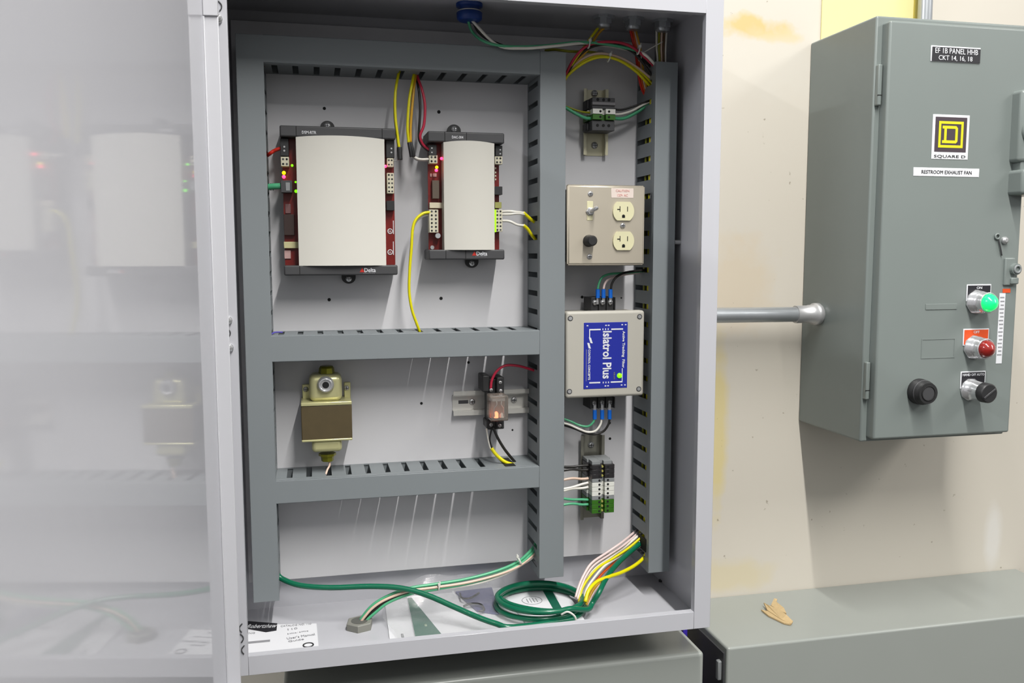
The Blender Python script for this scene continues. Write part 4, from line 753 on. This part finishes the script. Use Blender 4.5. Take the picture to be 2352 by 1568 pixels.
# wires from the right duct bottom fanning down behind the coil
g = 'wires fanning from the right duct to the coil'
fan = [('pink', 'leftmost pale pink wire', [(1455, 1220, 1), (1430, 1244), (1395, 1268), (1360, 1292), (1342, 1318), (1330, 1345), (1322, 1372)]),
       ('pink', 'second pale pink wire', [(1461, 1224, 1), (1436, 1249), (1402, 1272), (1366, 1296), (1346, 1322), (1334, 1350), (1326, 1376)]),
       ('white', 'white wire beside the long yellow one', [(1466, 1226, 1), (1440, 1252), (1405, 1277), (1370, 1302), (1350, 1327), (1338, 1354), (1330, 1380)]),
       ('yellow', 'long yellow wire', [(1471, 1231, 1), (1444, 1258), (1408, 1282), (1374, 1303), (1350, 1330), (1336, 1355), (1330, 1382)]),
       ('white', 'white wire above the orange one', [(1472, 1240, 1), (1442, 1264), (1412, 1284), (1388, 1300), (1366, 1325), (1348, 1352), (1338, 1386)]),
       ('orange', 'orange wire', [(1466, 1246, 1), (1436, 1272), (1408, 1294), (1386, 1314), (1366, 1338), (1352, 1362), (1342, 1390)]),
       ('amber', 'amber wire below the orange one', [(1470, 1250, 1), (1440, 1272), (1416, 1296), (1398, 1318), (1374, 1340), (1358, 1362), (1346, 1390)]),
       ('pink', 'pale pink wire beside the green cable', [(1474, 1248, 1), (1446, 1270), (1424, 1294), (1400, 1318), (1382, 1338), (1362, 1362), (1349, 1390)])]
for i, (c, lab, pts) in enumerate(fan):
    P = [aX(pts[0][0] + 8, pts[0][1] - 3, D3a + .008)] + [aY(pp[0], pp[1], .150 - .012 * k + .0025 * (i % 3)) for k, pp in enumerate(pts[1:])]
    wire(lab + ' fanning from the right duct', c, P, .0021, group=g)
wire('bright yellow wire bowing lowest from the right duct to the coil', 'yellow', [aX(1486, 1268, D3a + .006), (1478, 1281, .145), (1458, 1298, .130), (1428, 1314, .115), (1396, 1325, .10), (1370, 1336, .09), (1352, 1356, .075), (1344, 1382, .065)], .0030, group=g)
# ------------------------------------------------------------------ starter box on the right
BX0, BX1 = .944, 1.2150; BZ0, BZ1 = .2325, .8940; YS = .0487; YDo = .030
sx = thing('starter_enclosure', 'grey-green wall box with pilot lights, nameplates and a closed door', 'electrical box', ((BX0 + BX1) / 2, YW, BZ0))
MB().box(BX0, BX1, YS, YW, BZ0, BZ1, M_BOX2, .003, 3).build('box_body', sx)
dx0, dx1, ddz0, ddz1 = .9545, 1.2085, .2395, .8830
sd = MB().box(dx0, dx1, YDo, YS + .002, ddz0, ddz1, M_BOX2, .0035, 4).build('door', sx)
for v0, v1 in ((148, 243), (830, 917)):
    q0 = aY(2011, v0, YS - .003); q1 = aY(2011 if v0 < 500 else 1984, v1, YS - .003); xm = BX0 + .0045
    b = MB(); b.box(xm - .0028, xm + .0042, YS - .008, YS + .001, q1.z, q0.z, M_BOX2, .002, 3); o = b.build('hinge', sx); MB().box(xm - .003, xm + .0044, YS - .0083, YS - .007, (q0.z * .25 + q1.z * .75) - .0006, (q0.z * .25 + q1.z * .75) + .0006, M_DARK).build('knuckle_seam', o)
def fx(u, v): return aY(u, v, YDo)
def plateq(u0, v0, u1, v1, M, nm, th=.0012, par=None, bev=.0004):
    a, c = fx(u0, v0), fx(u1, v1); return MB().box(a.x, c.x, YDo - th, YDo, c.z, a.z, M, bev, 1).build(nm, par or sx), (a + c) / 2, c.x - a.x, a.z - c.z
pt, ce, w, h = plateq(2138, 104, 2250, 147, M_PRINTW, 'nameplate', .0010)
b = MB(); b.box(ce.x - w / 2 + .002, ce.x + w / 2 - .0006, YDo - .0018, YDo - .0008, ce.z - h / 2 + .0006, ce.z + h / 2 - .002, M_NAME, .0003, 1); b.build('nameplate_face', pt)
yy = YDo - .0019; text('EF 1B PANEL HHB', (ce.x + .0005, yy, ce.z + .0046), w * .86, .0078, M_PRINTW, pt, bold=.0); text('CKT 14, 16, 18', (ce.x - .001, yy, ce.z - .0064), w * .68, .0082, M_PRINTW, pt)
pt, ce, w, h = plateq(2143, 262, 2222, 367, M_PRINTW, 'logo_label', .0006)
bz = ce.z + h * .055; hh = h * .39
def sq(hx, hz, M, k, cz=None): cz = bz if cz is None else cz; return MB().box(ce.x - hx, ce.x + hx, YDo - .0006 - .0003 * k, YDo - .0005, cz - hz, cz + hz, M).build('logo_field', pt)
sq(w * .43, hh, M_PLUM, 1)
def frame(hx, hz, t_, k, M):
    b = MB(); y0 = YDo - .0006 - .0003 * k
    b.box(ce.x - hx, ce.x + hx, y0, YDo - .0006, bz + hz - t_, bz + hz, M); b.box(ce.x - hx, ce.x + hx, y0, YDo - .0006, bz - hz, bz - hz + t_, M); b.box(ce.x - hx, ce.x - hx + t_, y0, YDo - .0006, bz - hz + t_, bz + hz - t_, M); b.box(ce.x + hx - t_, ce.x + hx, y0, YDo - .0006, bz - hz + t_, bz + hz - t_, M); return b
frame(w * .335, hh * .76, .0040, 2, M_YEL).build('logo_frame', pt)
b = frame(w * .185, hh * .50, .0044, 2, M_YEL); b.box(ce.x - w * .235, ce.x - w * .185, YDo - .0012, YDo - .0006, bz + hh * .50 - .0044, bz + hh * .50, M_YEL); b.box(ce.x - w * .235, ce.x - w * .185, YDo - .0012, YDo - .0006, bz - hh * .5, bz - hh * .5 + .0044, M_YEL)
for s_ in (1, -1): xx = ce.x + w * .185; zz_ = bz + s_ * hh * .5; b.prism([(xx + .0001, YDo - .0014, zz_ + s_ * .0001), (xx - .0030, YDo - .0014, zz_ + s_ * .0001), (xx + .0001, YDo - .0014, zz_ - s_ * .0030)], (0, .0001, 0), M_PLUM)
b.build('logo_letter', pt); text('SQUARE D', (ce.x, YDo - .0007, ce.z - h * .44), w * .86, .0050, M_PRINTK, pt)
pt, ce, w, h = plateq(2098, 384, 2248, 407, M_PRINTW, 'circuit_label', .0006); text('RESTROOM EXHAUST FAN', (ce.x, YDo - .0007, ce.z), w * .76, .0055, M_PRINTK, pt)
for v, hgt in ((704, 6),):
    a, c = fx(2126, v - hgt), fx(2197, v + hgt); MB().box(a.x, c.x, YDo - .0010, YDo, c.z, a.z, M_BOX2, .0009, 2).build('embossed_bar', sd)
a, c = fx(2117, 778), fx(2192, 821); b = MB()
for bx in ((a.x, c.x, a.z - .0016, a.z), (a.x, c.x, c.z, c.z + .0016), (a.x, a.x + .0016, c.z + .0016, a.z - .0016), (c.x - .0016, c.x, c.z + .0016, a.z - .0016)): b.box(bx[0], bx[1], YDo - .0006, YDo, bx[2], bx[3], M_BOX2)
b.build('embossed_frame', sd)
def legend(u0, v0, u1, v1, M, s, par):
    pt, ce, w, h = plateq(u0, v0, u1, v1, M_PRINTW, 'legend_plate', .0012, par); MB().box(ce.x - w / 2 + .0018, ce.x + w / 2 - .0018, YDo - .0016, YDo - .001, ce.z - h / 2 + .0018, ce.z + h / 2 - .0018, M).build('legend_field', pt)
    text(s, (ce.x, YDo - .0016, ce.z + h / 2 - .0055), w * (.22 if len(s) < 4 else .86), .0040, M_PRINTW, pt)
def lampun(nm, label, u, v, lens, lens_dark, leg):
    q = fx(u, v); o = MB()
    o.lathe((q.x, YDo - .001, q.z), (0, -.026, 0), [(0, .0200), (.12, .0200), (.14, .0188), (.5, .0184), (.52, .0176), (.85, .0168), (1, .0155)], M_CHROME, 8, ph=.2)
    body = o.build(nm, sx); body['label'] = label
    c = V((q.x, YDo - .027, q.z)); b = MB(); n = 40; prof = [(0, .0140), (.2, .0140), (.5, .0122), (.8, .0078), (1, .0010)]
    b.lathe(c, (0, -.014, 0), prof, lens, 12, flat=False); b.build('lens', body); MB().ring(c + V((0, .0004, 0)), (0, 1, 0), .0152, .0014, M_CHROME, 28, 8).build('lens_ring', body)
    return body
LG = mat('lit green lens', (20, 235, 120), .2, emit=.55, coat=.5); LR = mat('dark red lens', (150, 26, 20), .15, coat=.8)
lampun('pilot_light', 'chrome pilot light with lit green lens', 2242, 693, LG, None, None); lampun('pilot_light', 'chrome pilot light with unlit dark red lens', 2236, 797, LR, None, None)
legend(2220, 653, 2274, 691, M_NAME, 'ON', sx); legend(2212, 755, 2269, 792, M_ORANGE, 'OFF', sx); legend(2206, 853, 2261, 890, M_NAME, 'HAND OFF AUTO', sx)
q = fx(2227, 894); b = MB(); b.lathe((q.x, YDo - .001, q.z), (0, -.030, 0), [(0, .0185), (.1, .0185), (.12, .0165), (.8, .0150), (1, .0135)], M_CHROME, 10); ss = b.build('selector_switch', sx); c = V((q.x, YDo - .031, q.z))
b = MB(); b.lathe(c, (0, -.012, 0), [(0, .0160), (.85, .0155), (1, .0135)], M_BLACK, 28); b.box(c.x - .0125, c.x + .0125, c.y - .0135, c.y - .012, c.z - .0016, c.z + .0016, M_CHAR, .0006, 1, T=Matrix.Translation(c) @ Matrix.Rotation(math.radians(-35), 4, 'Y') @ Matrix.Translation(-c)); b.build('knob', ss)
q = fx(2109, 898); b = MB(); b.lathe((q.x, YDo, q.z), (0, -.024, 0), [(0, .0205), (.25, .0205), (.3, .0190), (.75, .0186), (.8, .0172), (1, .0165)], M_BLACK, 28); b.ring((q.x, YDo - .013, q.z), (0, 1, 0), .0188, .0012, M_CHAR); pb = b.build('push_button', sx); b = MB(); b.lathe((q.x, YDo - .0241, q.z), (0, .002, 0), [(0, .0105), (1, .0105)], M_CHAR, 24); b.ring((q.x, YDo - .0241, q.z), (0, 1, 0), .0115, .001, M_DARK); b.build('button_face', pb)
a, c = fx(2303, 663), fx(2320, 672); MB().box(a.x, c.x, YDo - .0006, YDo, c.z, a.z, M_ORANGE).build('warning_strip_head', sx)
a = fx(2303, 673); c = fx(2305, 834); st = MB().box(a.x - .006, a.x + .005, YDo - .0006, YDo, c.z, a.z, M_PRINTW).build('warning_strip', sx)
for k in range(16): MB().box(a.x - .005 + .001 * (k % 3), a.x + .003 + .0006 * (k % 2), YDo - .0008, YDo - .0005, a.z - .008 - k * .0062, a.z - .006 - k * .0062, M_PRINTS).build('printed_line', st)
q = fx(2306, 552); screw('door_stud', q, .0060, sx, .006, M_STEEL, slot=False); q = fx(2289, 543); b = MB(); b.ring(q + V((0, -.002, 0)), (0, 1, 0), .004, .0014, M_BOX2, 18, 6); b.tube([q + V((.002, -.002, -.003)), q + V((.006, -.003, -.018)), q + V((.010, -.002, -.03))], .0012, M_CHAR, 6); b.build('latch_wire', sx)
a, c = fx(2306, 592), fx(2338, 655); b = MB(); b.box(a.x, a.x + .019, YDo - .004, YS, c.z, a.z, M_BOX2, .002, 3); b.lathe((a.x + .017, YDo - .010, (a.z + c.z) / 2 + .004), (0, .012, 0), [(0, .009), (1, .010)], M_BOX2, 18); b.ring((a.x + .017, YDo - .011, (a.z + c.z) / 2 + .004), (0, 1, 0), .0055, .0018, M_GREYT, 20, 8); b.box(a.x + .010, a.x + .024, YDo - .008, YS, c.z + .002, c.z + .013, M_BOX2, .002, 2); b.build('door_latch', sx)
# disconnect handle on the right edge
b = MB(); hx = aY(2344, 300, YDo - .020).x + .004; a = aY(2322, 205, YDo - .012); c = aY(2316, 372, YDo - .012)
b.box(hx - .004, hx + .06, YDo - .020, YW - .02, c.z, a.z, M_BOX2, .006, 4); b.lathe((hx + .017, YDo - .020, (a.z * .42 + c.z * .58)), (0, -.008, 0), [(0, .0185), (.7, .0185), (1, .016)], M_BOX2, 24); b.lathe((hx + .014, YDo - .028, (a.z * .42 + c.z * .58)), (0, -.003, 0), [(0, .005), (1, .004)], M_STEEL, 12)
b.build('disconnect_mechanism', sx)
a2 = aY(2318, 398, YDo - .012); c2_ = aY(2318, 448, YDo - .012); b = MB(); b.box(hx - .003, hx + .05, YDo - .030, YDo + .03, c2_.z, a2.z + .006, M_BOX2, .006, 4); b.box(hx + .004, hx + .02, YDo - .016, YDo + .02, a2.z, c.z + .004, M_BOX2, .002, 2); b.build('disconnect_handle', sx)
# ------------------------------------------------------------------ conduits
cr1 = thing('steel_conduit', 'level steel conduit joining the cabinet to the starter box', 'conduit', (.805, .175, .430)); zc = .4295; yc = .174
MB().cyl((WI + FL, yc, zc + .0015), (.905, yc, zc), .0128, M_GALV, n=28).build('pipe', cr1)
b = MB(); b.lathe((.897, yc, zc), (.047, 0, 0), [(0, .0150), (.5, .0150), (.52, .0158), (.72, .0162), (.74, .0190), (.93, .0190), (1, .0165)], M_STEEL, 28); b.build('connector', cr1)
q = aY(2125, 20, .205); cr2 = thing('steel_conduit', 'thin upright steel conduit rising from the top of the starter box', 'conduit', (q.x, .205, BZ1)); MB().cyl((q.x, .205, BZ1), (q.x, .205, BZ1 + .7), .0120, M_GALV, n=28).build('pipe', cr2)
# ------------------------------------------------------------------ wiring troughs below
GZ = -.0825
gr = thing('wiring_trough', 'long grey steel trough under the starter box, wood shavings on top', 'wiring trough', (1.07, YW, GZ - .16)); MB().box(.7165, 1.428, .038, YW, GZ - .30, GZ, M_GUT, .004, 4).build('trough_body', gr)
b = MB(); b.box(.7085, .7165, .052, .062, GZ - .060, GZ - .028, M_GREYT, .002, 2); b.build('hinge', gr)
MB().box(.7140, .7168, .046, YW - .01, GZ - .30, GZ - .012, M_CHAR).build('dark_side_face', gr)  # charcoal plate that makes the trough's left side darker than its paint
gl = thing('wiring_trough', 'grey steel trough right below the main cabinet, rounded front edge', 'wiring trough', (.2, YW, GZ - .16)); MB().box(aZ(652, 1548, GZ).x, .6755, .034, YW, GZ - .30, GZ, M_GUT, .0065, 5).build('trough_body', gl)
q = aY(1600, 1460, .15); MB().box(.6905, .6985, .146, .154, GZ - .28, ZF - .002, M_NAVY, .001, 1); tag(MB().box(.6905, .6985, .146, .154, GZ - .28, ZF - .003, M_NAVY, .002, 2).build('blue_cable'), 'violet blue upright cable in the gap between the two troughs', 'cable')
# shavings
q = aZ(1782, 1405, GZ); ws = thing('wood_shavings', 'small pale torn wood shavings on top of the right trough', 'wood shaving', q)
def sh(px, zs, nm='shaving'):
    P = [aZ(u, v, GZ + z) for (u, v), z in zip(px, zs)]; b = MB(); b.prism(P, (0.0003, 0, .0022), M_WOOD); b.build(nm, ws)
sh([(1754, 1386), (1763, 1391), (1790, 1402), (1806, 1414), (1821, 1429), (1817, 1435), (1795, 1425), (1762, 1403)], [.006, .007, .008, .007, .002, .001, .002, .003]); sh([(1778, 1376), (1785, 1378), (1783, 1384), (1800, 1398), (1806, 1411), (1790, 1404), (1770, 1392)], [.014, .013, .011, .010, .006, .007, .008]); sh([(1748, 1402), (1765, 1406), (1800, 1424), (1816, 1436), (1800, 1433), (1765, 1416)], [.001, .002, .002, .001, .0005, .0005])
